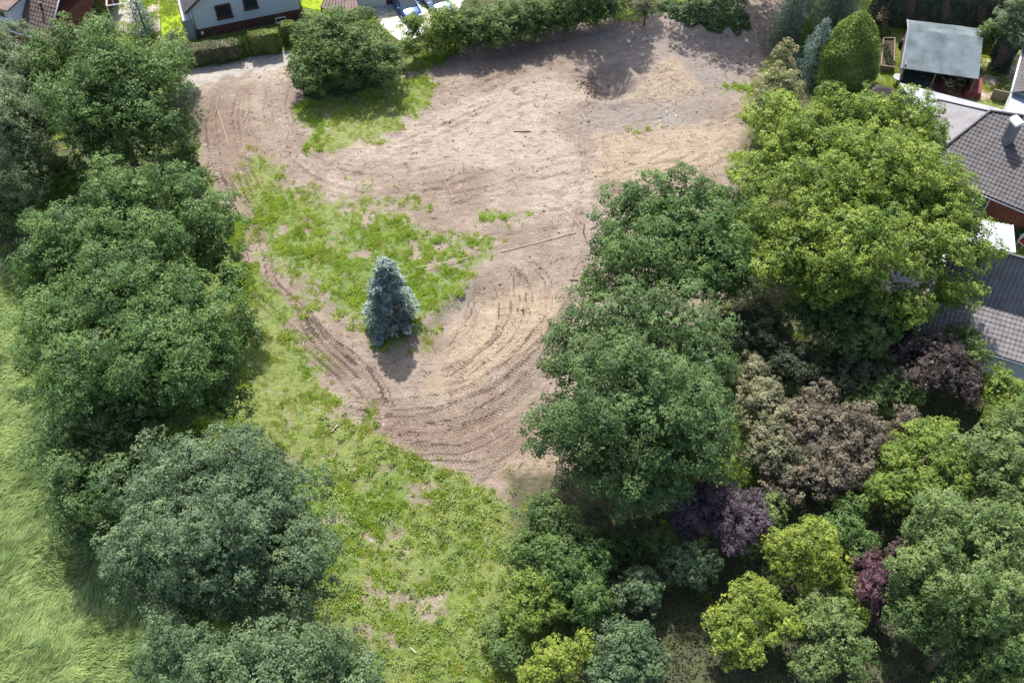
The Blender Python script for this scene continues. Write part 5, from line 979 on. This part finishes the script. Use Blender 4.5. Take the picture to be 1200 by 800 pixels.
# ---- tall trees beyond the top edge, seen only by their shadow
def far_tree(lobes, base, label, kind='oak', cover=2.6):
    _seed[0] += 1; r = np.random.default_rng(_seed[0]); B = (base[0], base[1], 0); L = [(a-base[0], b-base[1], c, d, e_, f) for a, b, c, d, e_, f in lobes]
    n = int(sum(math.pi*l[3]*l[4] for l in L)*cover/(1.4*.18*.18*.6)); V, F, var, C = foliage(L, .9, .18, n, _seed[0]); LEAFTOT[0] += n
    o = empty('ash_tree', B, 0, label, 'tree'); link('crown', np_mesh('ash_crown', V, F, M[kind], False, var), o); link('trunk', limbs(C, max(l[2]+l[5] for l in L), .3, r, 12).mesh('ash_trunk', BARK, True), o)
far_tree([(6.3, 66, 16, 2.2, 2.5, 4.0), (8.5, 66, 13, 2.6, 2.5, 4), (7.5, 67, 19, 2, 2, 2.5), (10, 68, 11, 2, 2, 3)], (8, 67.5), 'tall ash beyond the top of the bare soil, casting the narrow left shadow')
far_tree([(15.5, 66, 12, 2.5, 2.5, 4), (18.5, 67, 15, 3.2, 3, 4.5), (22, 67, 13, 3, 3, 4.5), (25, 68, 14, 3, 3, 5)], (20, 68.5), 'tall ash beyond the top right of the bare soil, casting the broad shadow')
far_tree([(29, 70, 12, 3, 3, 4), (26, 66, 9, 2.5, 2.5, 3)], (28, 69.5), 'ash beyond the firs at the top right edge')
# ------------------------------------------------------------------ grass
def scatter(n, seed, x0=-56, x1=56, y0=-1, y1=66):
    r = np.random.default_rng(seed); x = r.uniform(x0, x1, n); y = r.uniform(y0, y1, n); m = in_view(x, y, 1.0); return x[m], y[m], r
def tuft(name, mk, nb, h, wd, spread, seed, loc, label):
    r = np.random.default_rng(seed); az = r.random(nb)*6.28; R = spread*np.sqrt(r.random(nb)); a2 = r.random(nb)*6.28
    b = np.stack([np.cos(a2)*R, np.sin(a2)*R, np.full(nb, -.03)], 1); hh = h*r.uniform(.5, 1.1, nb); ln = r.uniform(.45, .96, nb)
    side = np.stack([-np.sin(az), np.cos(az), az*0], 1); out = np.stack([np.cos(az), np.sin(az), az*0], 1); up = np.array([0, 0, 1])
    tip = b+out*(hh*ln)[:, None]+up*(hh*np.sqrt(1-ln**2))[:, None]; mid = b+out*(hh*ln*.4)[:, None]+up*(hh*.6*np.sqrt(1-ln**2))[:, None]
    V = np.stack([b-side*wd*.4, b+side*wd*.4, mid+side*wd*.5, tip, mid-side*wd*.5], 1).reshape(-1, 3)
    o = link(name, np_mesh(name, V, np.arange(5*nb).reshape(-1, 5), M[mk], False, r.uniform(0, 1, nb))); o.location = loc; return tag(o, label, 'grass', kind='stuff')
t1 = tuft('grass_tuft', 'grass', 26, .26, .035, .16, 1, tuple(G(440, 300)), 'tuft of fresh grass in the green patch above the spruce')
t2 = tuft('dry_grass_tuft', 'grass_dry', 22, .24, .03, .17, 2, tuple(G(310, 420)), 'tuft of yellowish grass beside the large dark oak')
x, y, r = scatter(240000, 11); f = fields(x, y)
k = r.random(len(x)) < np.clip(f['gr']*1.1-.03, 0, 1)*(1-f['lng'])*(1-.8*f['lit'])*np.where(f['lush'] > .7, 1.0, .7)*np.clip(.6+.9*fbm(x, y, 1.0, 4, 3), .08, 1)
x, y, lu = x[k], y[k], f['lush'][k]; dry = r.random(len(x)) > np.clip(lu*1.1, .05, .92)
sc = np.clip(.7+.7*fbm(x, y, .9, 5, 3)+.25*lu, .35, 1.6)*r.uniform(.7, 1.2, len(x)); pts = np.stack([x, y, hza(x, y)], 1); rt = r.random(len(x))*6.28
gn_scatter('grass', pts[~dry], sc[~dry], rt[~dry], t1, 'short fresh green grass growing in patches on the bare site', 'grass'); gn_scatter('dry_grass', pts[dry], sc[dry], rt[dry], t2, 'yellowish dry grass mixed into the open ground', 'grass')
x, y, r = scatter(420000, 12, -40, -10, -1, 40); f = fields(x, y); k = (r.random(len(x)) < f['lng']*.9); x, y = x[k], y[k]; n = len(x)
az = math.radians(25)+vnoise(x, y, 3.5, 12)*.8+vnoise(x, y, .8, 13)*.55+r.normal(size=n)*.22
grass_mesh('meadow_grass', x, y, r, r.uniform(.35, .75, n)*(1+.3*vnoise(x, y, 1.2, 6)), np.full(n, .03), r.uniform(.6, .97, n), az, M['grass_long'], 'long pale meadow grass lying in combed waves at lower left', var=np.clip(.58+.22*vnoise(x*.9+y*.42, (y*.9-x*.42)*4.5, 1.2, 19)+.3*vnoise(x, y, .35, 20)+r.normal(size=n)*.25, 0, 1))
# weeds: leafy tufts
x, y, r = scatter(5200, 14, -22, 12, 0, 30); f = fields(x, y); dd = sdist(x, y, W([(400,470),(440,500),(560,570),(640,600),(660,800),(460,830),(400,700),(395,560)]))
k = (r.random(len(x)) < f['gr']*np.clip(1-dd/2, 0, 1)*(.5+.5*fbm(x, y, 2.5, 41))); x, y = x[k], y[k]; m = len(x); per = 26
hgt = r.uniform(.15, .55, m); C = np.repeat(np.stack([x, y, hza(x, y)], 1), per, 0); d = unit(r.normal(size=(m*per, 3))+np.array([0, 0, .3])); d[:, 2] = np.abs(d[:, 2])
rad = np.repeat(hgt, per)*r.uniform(.4, 1, m*per); cen = C+d*rad[:, None]; V, F = leaf_quads(cen, unit(d*.4+np.array([0, 0, .8])+r.normal(size=d.shape)*.4), .075, .5, r)
o = link('weeds', np_mesh('weeds', V, F, M['weed'], False, np.repeat(r.random(m), per)*.6+r.random(m*per)*.4)); tag(o, 'leafy weeds growing through the rough grass at the bottom centre', 'weeds', kind='stuff')
